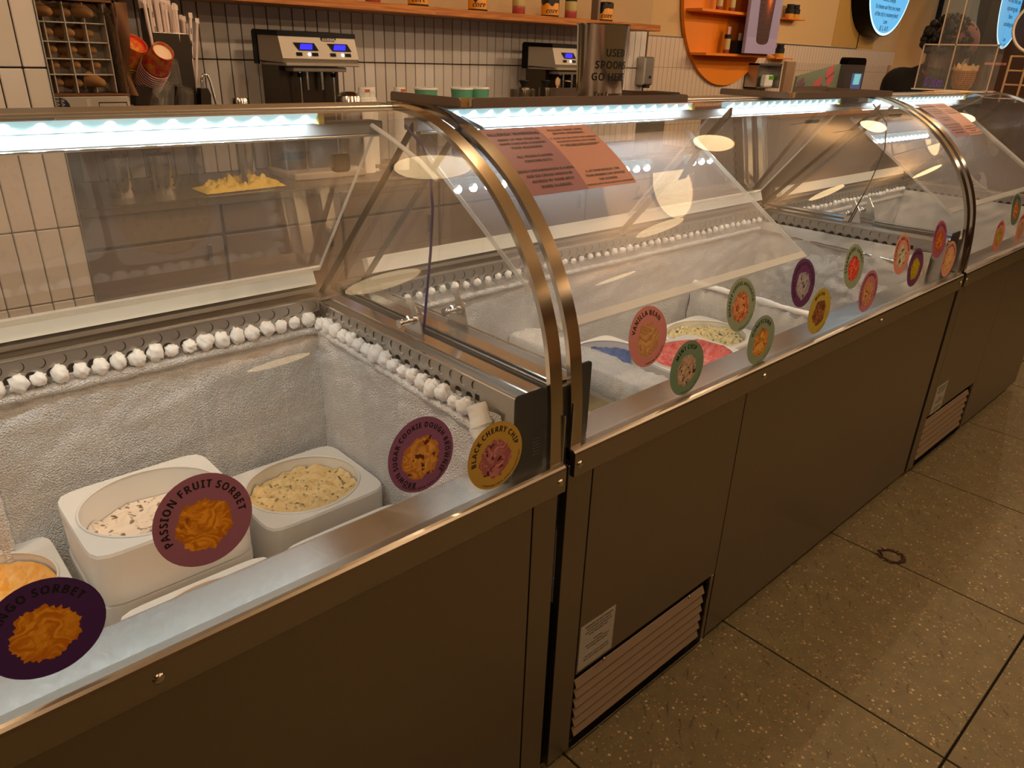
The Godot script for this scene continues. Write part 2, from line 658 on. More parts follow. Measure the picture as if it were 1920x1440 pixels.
# ---------------------------------------------------------------- the room
func build_room() -> void:
	var f := struct("floor", sp(Vector3(-4, -0.16, -3.1), Vector3(12, -0.012, 5)), M.joint)
	for ix in range(-3, 9):
		for iz in range(-2, 5):
			var x0 := 0.977 + 0.7 * (ix - 0) - 0.0
			var z0 := 0.612 - 0.70 + 0.70 * iz
			if z0 > 2.6 or (iz < -1):
				continue
			obj("tile", sp(Vector3(x0 + 0.003, -0.03, z0 + 0.003), Vector3(x0 + 0.697, 0, z0 + 0.697), 0.001), M.floor, f)
	obj("outer_paving", sp(Vector3(-4, -0.03, 2.72), Vector3(12, 0, 5)), M.floor, f)
	obj("far_paving", sp(Vector3(7.28, -0.03, -3.0), Vector3(12, 0, 2.71)), M.floor, f)
	obj("aisle_paving", sp(Vector3(-4, -0.03, -3.0), Vector3(7.27, 0, -0.80)), M.floor, f)
	var stain := S()
	for k in 28:
		var a := TAU * k / 28
		for q in 5:
			var r := 0.030 + 0.016 * rng.randf()
			var c := Vector3(2.405 + r * cos(a + q * 0.04), 0.0006, 0.185 + r * sin(a + q * 0.04))
			box(st_(stain), c, Vector3(0.007, 0.0008, 0.005), 0.0, Transform3D())
	tag(obj("ring_stain", stain, mat(Color(0.20, 0.08, 0.04), 0.8)), "small reddish brown ring stain on the floor tile in front of the cabinets", "stain")
	struct("ceiling", sp(Vector3(-4, 2.9, -3.1), Vector3(12, 3.0, 5)), M.ceiling)
	struct("wall_left", sp(Vector3(-4.1, 0, -3.1), Vector3(-4, 2.9, 5)), M.room_wall)
	struct("wall_front", sp(Vector3(-4, 0, 5), Vector3(12, 2.9, 5.1)), M.room_wall)
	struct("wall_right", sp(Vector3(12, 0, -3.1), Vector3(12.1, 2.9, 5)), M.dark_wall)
	# back wall with its upright tiles, and the painted stretch above the shelf
	var wb := struct("wall_back", sp(Vector3(-4, 0, -3.0), Vector3(4.09, 2.9, -2.408)), M.grout)
	obj("painted_wall", sp(Vector3(-4, 1.712, -2.41), Vector3(4.09, 2.9, -2.398)), M.paint_back, wb)
	var variants := [M.tile, M.tile_b, M.tile_c]
	for r in 3:
		var y1: float = [1.70, 1.487, 1.275][r]
		var y0: float = [1.492, 1.28, 1.052][r]
		var x := 0.68 if r < 2 else 0.74
		var mesh: Mesh = null
		while x < 4.05:
			if mesh == null:
				var st := sp(Vector3(0, y0, 0), Vector3(0.0532, y1, 0.010), 0.002)
				st.generate_normals()
				mesh = st.commit()
			var t := obj("tile", mesh, variants[rng.randi() % 3], wb)
			t.position = Vector3(x, 0, -2.409 + rng.randf() * 0.0012)
			x += 0.0574
	# the near pillar at the left, tiled alike
	var wp := struct("wall_pillar", sp(Vector3(-1.2, 0, -2.4), Vector3(0.522, 2.9, -1.632)), M.grout)
	for r in 6:
		var yt := 1.473 + 0.2115 * (1 - r) - 0.002
		var st := sp(Vector3(0, yt - 0.2075, 0), Vector3(0.0535, yt, 0.012), 0.002)
		st.generate_normals()
		var mesh2: Mesh = st.commit()
		for k in 12:
			var t := obj("tile", mesh2, variants[rng.randi() % 3], wp)
			t.position = Vector3(0.471 - 0.057 * k, 0, -1.632 + rng.randf() * 0.001)
	obj("corner_trim", sp(Vector3(0.5255, 0.3, -1.7), Vector3(0.5285, 2.1, -1.617)), M.plate, wp)
	# far wall: tiles below, paint and a mural above
	var wf := struct("wall_far", sp(Vector3(4.09, 0, -3.1), Vector3(12, 2.9, -3.0)), M.paint)
	var ft := mat(Color(1, 1, 1), 0.4)
	var fi := Image.create(64, 256, false, Image.FORMAT_RGB8)
	for y in 256:
		for xx in 64:
			var line := xx % 64 < 4 or y < 3
			fi.set_pixel(xx, y, Color(0.46, 0.36, 0.28) if line else Color(0.83, 0.75, 0.67))
	ft.albedo_texture = image_tex(fi)
	ft.uv1_triplanar = true
	ft.uv1_world_triplanar = true
	ft.uv1_scale = Vector3(1.0 / 0.0574, 1.0 / 0.213, 1.0 / 0.0574)
	ft.uv1_offset = Vector3(0, 0.0, 0)
	var field := obj("tile_field", sp(Vector3(4.09, 0, -3.0), Vector3(9.3, 1.704, -2.99)), ft, wf)
	tag(field, "", "", "", "stuff")
	obj("tile_cap", sp(Vector3(4.09, 1.704, -3.0), Vector3(8.3, 1.712, -2.985)), M.plate, wf)
	var arcs := S()
	var poly := []
	for k in 17:
		poly.append(Vector2(8.9, 2.25) + Vector2(cos(PI * 0.62 + k * 0.055), sin(PI * 0.62 + k * 0.055)) * 1.62)
	for k in 17:
		poly.append(Vector2(8.9, 2.25) + Vector2(cos(PI * 0.62 + (16 - k) * 0.055), sin(PI * 0.62 + (16 - k) * 0.055)) * 1.22)
	var clip := []
	for p in poly:
		clip.append(Vector2(p.x, maxf(p.y, 1.716)))
	prism(arcs, PackedVector2Array(clip), Vector3(0, 0, -2.999), Vector3.RIGHT, Vector3.UP, Vector3(0, 0, 0.003))
	obj("orange_arc", arcs, M.mural_orange, wf)
	obj("yellow_field", sp(Vector3(7.76, 1.716, -3.0), Vector3(8.7, 2.9, -2.997)), M.mural_yellow, wf)
	obj("panel_joint", sp(Vector3(8.31, 1.712, -3.0), Vector3(8.325, 2.2, -2.994)), M.joint, wf)
	# a return of the far wall and the dim end of the shop
	var wr := struct("wall_return", sp(Vector3(9.3, 0, -3.0), Vector3(9.45, 2.9, -2.64)), M.paint)
	obj("edge_strip", sp(Vector3(9.29, 0, -2.65), Vector3(9.46, 2.9, -2.60)), M.joint, wr)
	struct("door_1", sp(Vector3(9.3, 0, -2.60), Vector3(9.42, 2.9, -2.25)), M.paint)
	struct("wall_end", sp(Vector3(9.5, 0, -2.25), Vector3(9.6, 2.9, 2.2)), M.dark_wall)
	# ceiling lamps, in two rows over staff and customers
	for i in LAMPS.size():
		var at := Vector3(LAMPS[i][0], 2.6, LAMPS[i][1])
		var row := "over the cabinets" if LAMPS[i][1] < 0 else "over the customer floor"
		var t := thing("pendant_lamp", "round warm disc lamp %s, %s" % [row, ["near end", "second along", "third along", "far end", "leftmost of its row", "near end", "second along", "third along", "leftmost of its row", "far end", "by the front wall, near", "by the front wall, far"][i]], "lamp", at, "round ceiling lamps mirrored in the cabinet glass")
		obj("diffuser", lt([Vector2(0, -0.012), Vector2(0.14, -0.011), Vector2(0.172, -0.006), Vector2(0.18, 0.002), Vector2(0.172, 0.012), Vector2(0.05, 0.02), Vector2(0, 0.02)], 40), M.lamp, t)
		obj("rim", lt([Vector2(0.181, -0.006), Vector2(0.186, -0.006), Vector2(0.186, 0.014), Vector2(0.181, 0.014)], 40), M.lamp_rim, t)
		obj("cord", lt([Vector2(0, 0.3), Vector2(0.006, 0.3), Vector2(0.006, 0.02)], 8), M.black_matt, t)
		var l := OmniLight3D.new()
		l.name = "lamp_light"
		l.position = Vector3(0, 0.004, 0)
		l.omni_range = 12
		l.omni_attenuation = 2
		l.light_color = LAMP_COLOR
		l.light_energy = LAMP_LIGHT
		l.light_size = 0.008
		l.shadow_enabled = true
		t.add_child(l)
	# track spotlights over the staff aisle, washing the tiled walls
	var spots := [[1.3, -2.3, 0.34], [2.7, -2.3, 0.40], [5.2, -2.9, 0.9], [6.6, -2.9, 0.9], [8.0, -2.9, 1.0]]
	for i in spots.size():
		var at := Vector3(spots[i][0], 2.72, -1.0)
		var to := Vector3(spots[i][0], 1.55, spots[i][1])
		var t := thing("track_spotlight", "small black ceiling spotlight above the staff aisle, %s from the left" % ["first", "second", "third", "fourth", "fifth"][i], "spotlight", at, "ceiling spotlights above the staff aisle")
		var T := along(Vector3.ZERO, to - at)
		obj("can", lt([Vector2(0, -0.07), Vector2(0.045, -0.07), Vector2(0.05, 0.05), Vector2(0.044, 0.05), Vector2(0.04, -0.05), Vector2(0, -0.05)], 24, T), M.black_matt, t)
		obj("glowing_bulb", lt([Vector2(0, 0.03), Vector2(0.02, 0.025), Vector2(0.028, 0.0), Vector2(0.02, -0.02), Vector2(0, -0.02)], 20, T), glow(Color(1.0, 0.9, 0.72), 4.0), t)
		obj("stem", lt([Vector2(0, 0.18), Vector2(0.008, 0.18), Vector2(0.008, 0.0)], 8), M.black_matt, t)
		var l := SpotLight3D.new()
		l.name = "spot_light"
		t.add_child(l)
		l.position = T * Vector3(0, 0.04, 0)
		l.basis = Basis.looking_at((to - at).normalized(), Vector3.UP)
		l.spot_angle = 62
		l.spot_angle_attenuation = 0.8
		l.spot_range = 10
		l.spot_attenuation = 2
		l.light_color = LAMP_COLOR
		l.light_energy = SPOT_LIGHT * spots[i][2]
		l.light_size = 0.03
		l.shadow_enabled = true


func st_(s: SurfaceTool) -> SurfaceTool:
	return s


# ---------------------------------------------------------------- cabinets
# x0, x1: ends; ry: bottom edge of the rail; parts built to the same section everywhere
func build_cabinets() -> void:
	var c1 := cabinet(-0.75, 0.886, 0.797, 0.815, "near stainless ice cream dipping cabinet with curved glass, its open well facing the camera", [0.153, 0.871], false)
	var c2 := cabinet(0.908, 2.955, 0.818, 0.976, "middle stainless ice cream dipping cabinet with the allergy notice on its curved glass", [0.922, 1.588, 2.264, 2.939], true)
	var c3 := cabinet(2.985, 4.42, 0.818, 3.05, "far stainless ice cream dipping cabinet at the right end of the row", [3.0, 3.7, 4.38], true)
	details_near(c1)
	details_middle(c2)
	details_far(c3)


func cabinet(x0: float, x1: float, ry: float, seam: float, label: String, screws: Array, vent: bool) -> Node3D:
	var c := thing("dipping_cabinet", label, "cabinet", Vector3.ZERO, "ice cream dipping cabinets")
	var rt := ry + 0.056
	# --- lower front
	if vent:
		var st := S()
		var v0 := seam + 0.012
		var v1 := seam + 0.545
		span(st, Vector3(seam + 0.004, 0.262, -0.02), Vector3(v1 + 0.016, ry + 0.02, 0), 0.001)
		span(st, Vector3(v1 + 0.02, 0.04, -0.02), Vector3(x1 - 0.002, ry + 0.02, 0), 0.001)
		obj("front_panel", st, M.front, c)
		obj("vent_frame", sp(Vector3(v1 - 0.002, 0.035, -0.012), Vector3(v1 + 0.012, 0.262, 0.001), 0.001), M.front, c)
		obj("vent_cavity", sp(Vector3(seam + 0.004, 0.02, -0.05), Vector3(v1 + 0.02, 0.262, -0.03)), M.gap, c)
		for i in 6:
			var sl := S()
			var T := Transform3D(Basis(Vector3.RIGHT, -0.42), Vector3(0, 0.221 - 0.0312 * i, -0.007))
			box(sl, Vector3((v0 + v1) / 2 - 0.008 + 0.001 * i, 0, 0), Vector3(v1 - v0 - 0.018, 0.0235, 0.003), 0.001, T)
			obj("slat", sl, M.slat, c)
		for q in [[v0 + 0.09, 0.248], [v1 - 0.1, 0.244]]:
			obj("screw", lt([Vector2(0, 0.004), Vector2(0.004, 0.003), Vector2(0.006, 0)], 12, Transform3D(Basis(Vector3.RIGHT, PI / 2), Vector3(q[0], q[1], 0))), M.bright, c)
		obj("lower_lip", sp(Vector3(seam + 0.004, 0.030, -0.01), Vector3(v1 + 0.02, 0.034, 0.003)), M.bright, c)
		obj("side_strip", sp(Vector3(x0 - 0.002, 0.03, -0.02), Vector3(seam, ry + 0.02, 0), 0.001), M.front, c)
	else:
		obj("front_panel", sp(Vector3(x0, 0.04, -0.02), Vector3(seam - 0.002, ry + 0.02, 0), 0.001), M.front, c)
		obj("side_strip", sp(Vector3(seam + 0.002, 0.04, -0.02), Vector3(x1 - 0.006, ry + 0.02, 0), 0.001), M.front, c)
	obj("kick_plate", sp(Vector3(x0, 0.0, -0.06), Vector3(x1 - 0.004, 0.05, -0.03)), M.gap, c)
	obj("carcass", sp(Vector3(x0 + 0.004, 0.02, -0.80), Vector3(x1 - 0.008, 0.40, -0.05)), M.gap, c)
	obj("rear_panel", sp(Vector3(x0, 0.04, -0.84), Vector3(x1 - 0.004, 1.0, -0.82)), M.plate, c)
	# --- rail: rounded top edge, one long pressing
	var rp := [Vector2(0.012, ry), Vector2(0.012, rt - 0.010), Vector2(0.0105, rt - 0.005), Vector2(0.007, rt - 0.0015), Vector2(0.002, rt), Vector2(-0.012, rt), Vector2(-0.012, ry)]
	obj("rail", pr(rp, Vector3(x0, 0, 0), Vector3.BACK, Vector3.UP, Vector3(x1 - x0, 0, 0)), M.rail, c)
	for sx in screws:
		obj("screw", lt([Vector2(0, 0.0045), Vector2(0.004, 0.004), Vector2(0.007, 0.002), Vector2(0.008, 0)], 14, Transform3D(Basis(Vector3.RIGHT, PI / 2), Vector3(sx, ry + 0.024, 0.012))), M.bright, c)
	# --- well: floor, four frosted sides
	var wx0 := x0 + 0.085
	var wx1 := x1 - 0.068
	var lg := S()
	var nose := [Vector2(-0.094, rt - 0.035), Vector2(-0.0935, rt - 0.008), Vector2(-0.091, rt - 0.0048), Vector2(-0.088, rt - 0.004), Vector2(-0.006, rt - 0.004)]
	for i in nose.size() - 1:
		sheet(lg, 1, 1, func(u: float, v: float) -> Vector3:
			var p: Vector2 = nose[i].lerp(nose[i + 1], v)
			return Vector3(lerpf(x0 + 0.002, x1 - 0.004, u), p.y, p.x), false)
	obj("ledge", lg, M.ledge, c)
	obj("ledge_core", sp(Vector3(x0 + 0.004, rt - 0.06, -0.092), Vector3(x1 - 0.006, rt - 0.006, -0.006)), M.plate, c)
	var n := FastNoiseLite.new()
	n.seed = int(x0 * 100) + 50
	n.frequency = 3.0
	n.fractal_octaves = 4
	var n2 := FastNoiseLite.new()
	n2.seed = 9
	n2.frequency = 16.0
	n2.fractal_octaves = 3
	obj("well_floor", sp(Vector3(wx0, 0.40, -0.79), Vector3(wx1, 0.466, -0.09)), M.rime, c)
	var amp := func(y: float) -> float: return 0.004 + 0.013 * clampf((y - 0.66) / 0.2, 0, 1)
	var back := S()
	sheet(back, int((wx1 - wx0) * 70), 44, func(u: float, v: float) -> Vector3:
		var x: float = lerpf(wx0, wx1, u)
		var y: float = lerpf(0.42, 0.945, v)
		return Vector3(x, y, -0.778 + amp.call(y) * (0.6 + 0.7 * n.get_noise_2d(x * 2, y * 3) + 0.5 * n2.get_noise_2d(x, y))))
	obj("frosted_back", back, M.frost, c)
	for side in 2:
		var ss := S()
		var dir := 1.0 if side == 0 else -1.0
		var xb := wx0 if side == 0 else wx1
		sheet(ss, 50, 44, func(u: float, v: float) -> Vector3:
			var z: float = lerpf(-0.775, -0.09, u)
			var y: float = lerpf(0.42, 0.94, v)
			return Vector3(xb + dir * (0.002 + amp.call(y) * (0.55 + 0.8 * n.get_noise_2d(z * 2 + 7, y * 3) + 0.5 * n2.get_noise_2d(z, y))), y, z))
		obj("frosted_side", ss, M.frost if x0 < 0.5 else M.rime, c)
	var ff := S()
	sheet(ff, 60, 12, func(u: float, v: float) -> Vector3: return Vector3(lerpf(wx0, wx1, u), lerpf(0.42, rt - 0.02, v), -0.094 - 0.004 * n.get_noise_2d(u * 20, v * 4)))
	obj("frosted_front", ff, M.rime, c)
	# --- side ledges between well and end glass
	for side in 2:
		var a := x0 + 0.004 if side == 0 else wx1 + 0.002
		var b := wx0 - 0.002 if side == 0 else x1 - 0.006
		obj("side_ledge", sp(Vector3(a + (0.012 if side == 1 else 0.0), rt - 0.02, -0.79), Vector3(b - (0.012 if side == 0 else 0.0), 0.978, -0.048), 0.003), M.plate, c)
		obj("ledge_top", sp(Vector3(a, 0.9735, -0.79), Vector3(b, 0.982, -0.048), 0.002), M.plate, c)
		obj("ledge_front", sp(Vector3(a, rt - 0.004, -0.052), Vector3(b, 0.976, -0.048), 0.001), M.plate, c)
		var g := a + 0.012 if side == 1 else b - 0.012
		obj("ledge_channel", sp(Vector3(g - 0.003, 0.974, -0.78), Vector3(g + 0.003, 0.9795, -0.06)), M.gap, c)
		var e := b - 0.02 if side == 1 else a + 0.02
		obj("ledge_step", sp(Vector3(e - 0.018, 0.974, -0.79), Vector3(e + 0.018, 0.990, -0.055), 0.002), M.bright, c)
		# the perforated strip along the side, two staggered rows of round holes
		var len_ := 0.62
		var dirx := -1.0 if side == 1 else 1.0
		var px := b + 0.001 if side == 0 else a - 0.001
		var T := Transform3D(Basis(Vector3(0, 0, 1), Vector3.UP, Vector3(-1, 0, 0)) if side == 1 else Basis(Vector3(0, 0, 1), Vector3.UP, Vector3(1, 0, 0)), Vector3(px, 0.983, -0.778))
		var ps := S()
		punched(ps, len_, 18, 0.022, -0.031, -0.003, 0.002)
		punched(ps, len_ - 0.034, 17, 0.022, -0.059, -0.031, 0.002, 0.017)
		var po := obj("perforated_strip", ps, M.plate, c)
		po.transform = T
		var inw := 1.0 if side == 1 else -1.0
		var q0 := px + inw * 0.006
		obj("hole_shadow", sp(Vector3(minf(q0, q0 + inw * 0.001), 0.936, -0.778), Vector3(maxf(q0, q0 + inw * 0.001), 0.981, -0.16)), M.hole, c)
		obj("hole_frost", sp(Vector3(minf(px + inw * 0.003, px + inw * 0.0045), 0.915, -0.778), Vector3(maxf(px + inw * 0.003, px + inw * 0.0045), 0.936, -0.16)), M.frost, c)
		var discs := S()
		for k in 18:
			var zc := -0.778 + len_ * (k + 0.5) / 18.0
			rod(discs, Vector3(px + inw * 0.0022, 0.965, zc + 0.0012), Vector3(px + inw * 0.0045, 0.965, zc + 0.0012), 0.0106, 20)
		obj("plug_disc", discs, M.plate, c)
		obj("strip_rim", sp(Vector3(minf(px, px + dirx * 0.004), 0.982, -0.778), Vector3(maxf(px, px + dirx * 0.004), 0.985, -0.05)), M.bright, c)
		obj("end_plate", sp(Vector3(minf(px, px + dirx * 0.003), 0.918 if side == 1 else 0.918, -0.158), Vector3(maxf(px, px + dirx * 0.003), 0.982, -0.05)), M.plate, c)
	var bs := S()
	var nb := int((wx1 - wx0) / 0.0355)
	punched(bs, wx1 - wx0, nb, 0.022, -0.031, -0.003, 0.002)
	var bo := obj("perforated_strip", bs, M.plate, c)
	bo.position = Vector3(wx0, 0.993, -0.762)
	var bs2 := S()
	var step := (wx1 - wx0) / nb
	punched(bs2, (wx1 - wx0) - step, nb - 1, 0.022, -0.052, -0.031, 0.002, step / 2)
	var bo2 := obj("perforated_strip", bs2, M.plate, c)
	bo2.position = Vector3(wx0, 0.993, -0.762)
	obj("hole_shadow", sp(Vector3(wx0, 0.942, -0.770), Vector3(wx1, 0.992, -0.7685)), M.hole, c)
	var plugs := S()
	for k in nb:
		rod(plugs, Vector3(wx0 + (k + 0.5) * step - 0.0012, 0.976, -0.767), Vector3(wx0 + (k + 0.5) * step - 0.0012, 0.976, -0.7645), 0.0106, 20)
	obj("plug_disc", plugs, M.plate, c)
	obj("strip_rim", sp(Vector3(wx0, 0.992, -0.775), Vector3(wx1, 0.995, -0.758)), M.bright, c)
	obj("rear_shelf", sp(Vector3(x0 + 0.004, 0.985, -0.84), Vector3(x1 - 0.006, 0.992, -0.765)), M.plate, c)
	# --- rear sill, a white bar tilted to the light
	obj("rear_sill", pr([Vector2(-0.815, 1.012), Vector2(-0.790, 1.020), Vector2(-0.806, 1.058), Vector2(-0.830, 1.050)], Vector3(wx0 - 0.01, 0, 0), Vector3.BACK, Vector3.UP, Vector3(wx1 - wx0 + 0.02, 0, 0)), M.white_bar, c)
	obj("sill_seal", sp(Vector3(wx0 - 0.01, 1.002, -0.815), Vector3(wx1 + 0.01, 1.012, -0.79)), M.plate, c)
	# --- curved glass, end glass, arches
	var gs := S()
	sheet(gs, 1, GP.size() - 1, func(u: float, v: float) -> Vector3:
		var p := GP[roundi(v * (GP.size() - 1))]
		return Vector3(lerpf(x0 + 0.01, x1 - 0.01, u), p.y, p.x))
	obj("curved_glass", gs, M.glass, c)
	for side in 2:
		var gx := x0 + 0.018 if side == 0 else x1 - 0.018
		var outline := []
		for p in GP:
			if p.y > 0.99: outline.append(p - Vector2(0.006, 0.002))
		outline.append(Vector2(-0.56, 1.43))
		outline.append(Vector2(-0.80, 1.06))
		outline.append(Vector2(-0.80, 0.99))
		var es := S()
		var t := Geometry2D.triangulate_polygon(PackedVector2Array(outline))
		for i in t:
			es.add_vertex(Vector3(gx, outline[i].y, outline[i].x))
		obj("end_glass", es, M.glass, c)
		var as_ := S()
		var ax0 := x0 if side == 0 else x1 - 0.030
		as_.set_smooth_group(1)
		var q := GP.size() - 1
		for i in q:
			for f in [[0.0, 0.030, 0.006, 0.006], [0.0, 0.0, -0.004, 0.006], [0.030, 0.030, -0.004, 0.006], [0.0, 0.030, -0.004, -0.004]]:
				as_.set_smooth_group(int(f[0] * 100 + f[1] * 1000 + 2 + f[2] * 3000))
				var s0 := GS[i]
				var s1 := GS[i + 1]
				var a0 := on_glass(ax0 + f[0], s0, f[2])
				var b0 := on_glass(ax0 + f[1], s0, f[3])
				var a1 := on_glass(ax0 + f[0], s1, f[2])
				var b1 := on_glass(ax0 + f[1], s1, f[3])
				quad(as_, a0, b0, b1, a1, on_glass(ax0 + 0.015, (s0 + s1) / 2, 0.001))
		obj("arch_frame", as_, M.arch, c)
		obj("arch_edge", pr([Vector2(0, 0), Vector2(0.002, 0), Vector2(0.002, 0.004), Vector2(0, 0.004)], Vector3(ax0 + (0.03 if side == 1 else -0.002), rt - 0.004, -0.004), Vector3.RIGHT, Vector3.BACK, Vector3(0, 0.1, 0)), M.bright, c)
		# sloping rear end bar and its clear lid stop
		var ex := wx0 - 0.03 if side == 0 else wx1 + 0.03
		obj("end_bar", pr([Vector2(-0.818, 0.99), Vector2(-0.796, 0.99), Vector2(-0.40, 1.404), Vector2(-0.40, 1.422)], Vector3(ex - 0.002, 0, 0), Vector3.BACK, Vector3.UP, Vector3(0.004, 0, 0)), M.dark_steel, c)
		# hinge bracket with its bolt
		var br := [Vector2(-0.03, 0), Vector2(0.045, 0), Vector2(0.028, 0.055), Vector2(0.004, 0.088), Vector2(-0.014, 0.086), Vector2(-0.018, 0.074), Vector2(-0.004, 0.072), Vector2(0.002, 0.056), Vector2(-0.008, 0.040), Vector2(-0.018, 0.046), Vector2(-0.022, 0.02)]
		var hx := b_of(side, wx0 - 0.028, wx1 + 0.028)
		obj("hinge_bracket", pr(br, Vector3(hx, 0.984, -0.42), Vector3.BACK, Vector3.UP, Vector3(0.004, 0, 0)), M.bright, c)
		var bolt := S()
		rod(bolt, Vector3(hx - 0.016, 1.018, -0.434), Vector3(hx + 0.012, 1.018, -0.434), 0.006, 10)
		rod(bolt, Vector3(hx - 0.022, 1.018, -0.434), Vector3(hx - 0.014, 1.018, -0.434), 0.010, 6)
		obj("bolt", bolt, M.bright, c)
		# black corner plate behind the foot of the glass
		var bx0 := x0 + 0.032 if side == 0 else x1 - 0.094
		var wpl := 0.046 if side == 0 else 0.074
		var bp := []
		for p in rounded(wpl, 0.156, 0.008, 4): bp.append(p + Vector2(bx0 + wpl / 2, rt + 0.072))
		obj("corner_plate", pr(bp, Vector3(0, 0, -0.036), Vector3.RIGHT, Vector3.UP, Vector3(0, 0, 0.004)), M.black, c)
	# --- top: plate, lamp channel, strip of diodes
	obj("top_plate", sp(Vector3(x0, 1.4365, -0.578), Vector3(x1, 1.4475, -0.475), 0.002), M.plate, c)
	obj("lid_channel", sp(Vector3(x0 + 0.03, 1.392, -0.56), Vector3(x1 - 0.03, 1.416, -0.513), 0.002), M.channel, c)
	var lb := S()
	rod(lb, Vector3(x0 + 0.04, 1.390, -0.511), Vector3(x1 - 0.04, 1.390, -0.511), 0.0028, 8)
	obj("hinge_rod", lb, M.bright, c)
	return c


func b_of(side: int, a: float, b: float) -> float:
	return a if side == 0 else b


# a run of lamp strip under the top plate from xa to xb, with its light
func led_run(c: Node3D, xa: float, xb: float) -> void:
	var strip := S()
	prism(strip, PackedVector2Array([Vector2(-0.515, 1.419), Vector2(-0.500, 1.417), Vector2(-0.487, 1.436), Vector2(-0.515, 1.436)]), Vector3(xa, 0, 0), Vector3.BACK, Vector3.UP, Vector3(xb - xa, 0, 0))
	var o := obj("lamp_strip", strip, M.led_strip, c)
	obj("lamp_end_cap", sp(Vector3(xb, 1.416, -0.516), Vector3(xb + 0.012, 1.436, -0.486), 0.001), mat(Color(0.78, 0.72, 0.42), 0.4), o)
	var n := int((xb - xa) / LED_PITCH)
	var st := S()
	for i in n:
		lathe(st, [Vector2(0, 0.004), Vector2(0.0045, 0.0033), Vector2(0.0075, 0.0018), Vector2(0.0092, 0)], 14, Transform3D(Basis(Vector3.RIGHT, 2.17), Vector3(xa + (i + 0.5) * (xb - xa) / n, 1.4255, -0.4943)))
		led_light(o, Vector3(xa + (i + 0.5) * (xb - xa) / n, 1.4215, -0.4885), LED_LIGHT * (xb - xa) / n)
	st.generate_normals()
	obj("light_diode", st.commit(), M.led_diode, o)


# one diode's own light, just before its lens
func led_light(o: Node3D, at: Vector3, e: float) -> void:
	var l := SpotLight3D.new()
	l.name = "diode_light"
	l.spot_angle = 80
	l.spot_angle_attenuation = 0.5
	l.spot_range = 6
	l.spot_attenuation = 2
	l.light_energy = e
	l.light_color = LED_COLOR
	l.light_size = 0.004
	l.shadow_enabled = true
	l.position = at
	l.rotation.x = -1.05
	o.add_child(l, true)


# a clear lid pane between two lines (z, y), with its bright edges
func lid_pane(c: Node3D, xa: float, xb: float, lo: Vector2, hi: Vector2, edge := 0.008, scratched := false) -> void:
	var st := S()
	sheet(st, 1, 1, func(u: float, v: float) -> Vector3:
		var p := lo.lerp(hi, v)
		return Vector3(lerpf(xa, xb, u), p.y, p.x))
	var o := obj("lid_pane", st, M.scratched_lid if scratched else M.lid, c)
	var d := (hi - lo).normalized()
	var nrm := Vector2(d.y, -d.x)
	var bars := S()
	prism(bars, PackedVector2Array([lo, lo + d * edge * 2.0, lo + d * edge * 2.0 + nrm * edge, lo + nrm * edge]), Vector3(xa, 0, 0), Vector3.BACK, Vector3.UP, Vector3(xb - xa, 0, 0))
	obj("lid_lip", bars, M.acrylic_edge, o)
	for x in [xa, xb]:
		var es := S()
		prism(es, PackedVector2Array([lo, lo + nrm * edge, hi + nrm * edge, hi]), Vector3(x - 0.0015, 0, 0), Vector3.BACK, Vector3.UP, Vector3(0.003, 0, 0))
		obj("lid_edge", es, M.acrylic_edge, o)


# frosty lumps squeezed out of the lower row of holes
func lumps(c: Node3D, n: int, from: Vector3, to: Vector3, r: float) -> void:
	var meshes := []
	for k in 6:
		var st := S()
		var nz := FastNoiseLite.new()
		nz.seed = 20 + k
		nz.frequency = 1.1
		nz.fractal_octaves = 3
		sheet(st, 18, 12, func(u: float, v: float) -> Vector3:
			var a := u * TAU
			var e := (v - 0.5) * PI
			var p := Vector3(cos(a) * cos(e), sin(e) * 1.1, sin(a) * cos(e))
			return p * (0.95 + 0.42 * nz.get_noise_3dv(p * 1.3)))
		st.generate_normals()
		meshes.append(st.commit())
	for i in n:
		var o := obj("frost_lump", meshes[(i * 5 + i / 7) % 6], M.lump, c)
		o.position = from.lerp(to, (i + 0.5) / n) + Vector3(rng.randf_range(-.0015, .0015), rng.randf_range(-.003, .003), rng.randf_range(-.001, .001))
		o.rotation.y = rng.randf() * TAU
		o.scale = Vector3(1.0, rng.randf_range(0.85, 1.15), 1.0) * r * rng.randf_range(0.85, 1.15)


func roll(c: Node3D, called: String, pts: Array, r: float, seed_: int, m: Material) -> void:
	var nz := FastNoiseLite.new()
	nz.seed = seed_
	nz.frequency = 14.0
	nz.fractal_octaves = 3
	var st := S()
	var L := pts.size() - 1
	sheet(st, 90, 10, func(u: float, v: float) -> Vector3:
		var t := u * L
		var i := mini(int(t), L - 1)
		var p: Vector3 = pts[i].lerp(pts[i + 1], t - i)
		var d: Vector3 = (pts[i + 1] - pts[i]).normalized()
		var a := d.cross(Vector3.UP if absf(d.y) < 0.9 else Vector3.RIGHT).normalized()
		var b := d.cross(a)
		return p + (a * cos(v * TAU) + b * sin(v * TAU)) * r * (1.0 + 0.5 * nz.get_noise_3dv(p + a * cos(v * TAU) * 0.05)))
	obj(called, st, m, c)


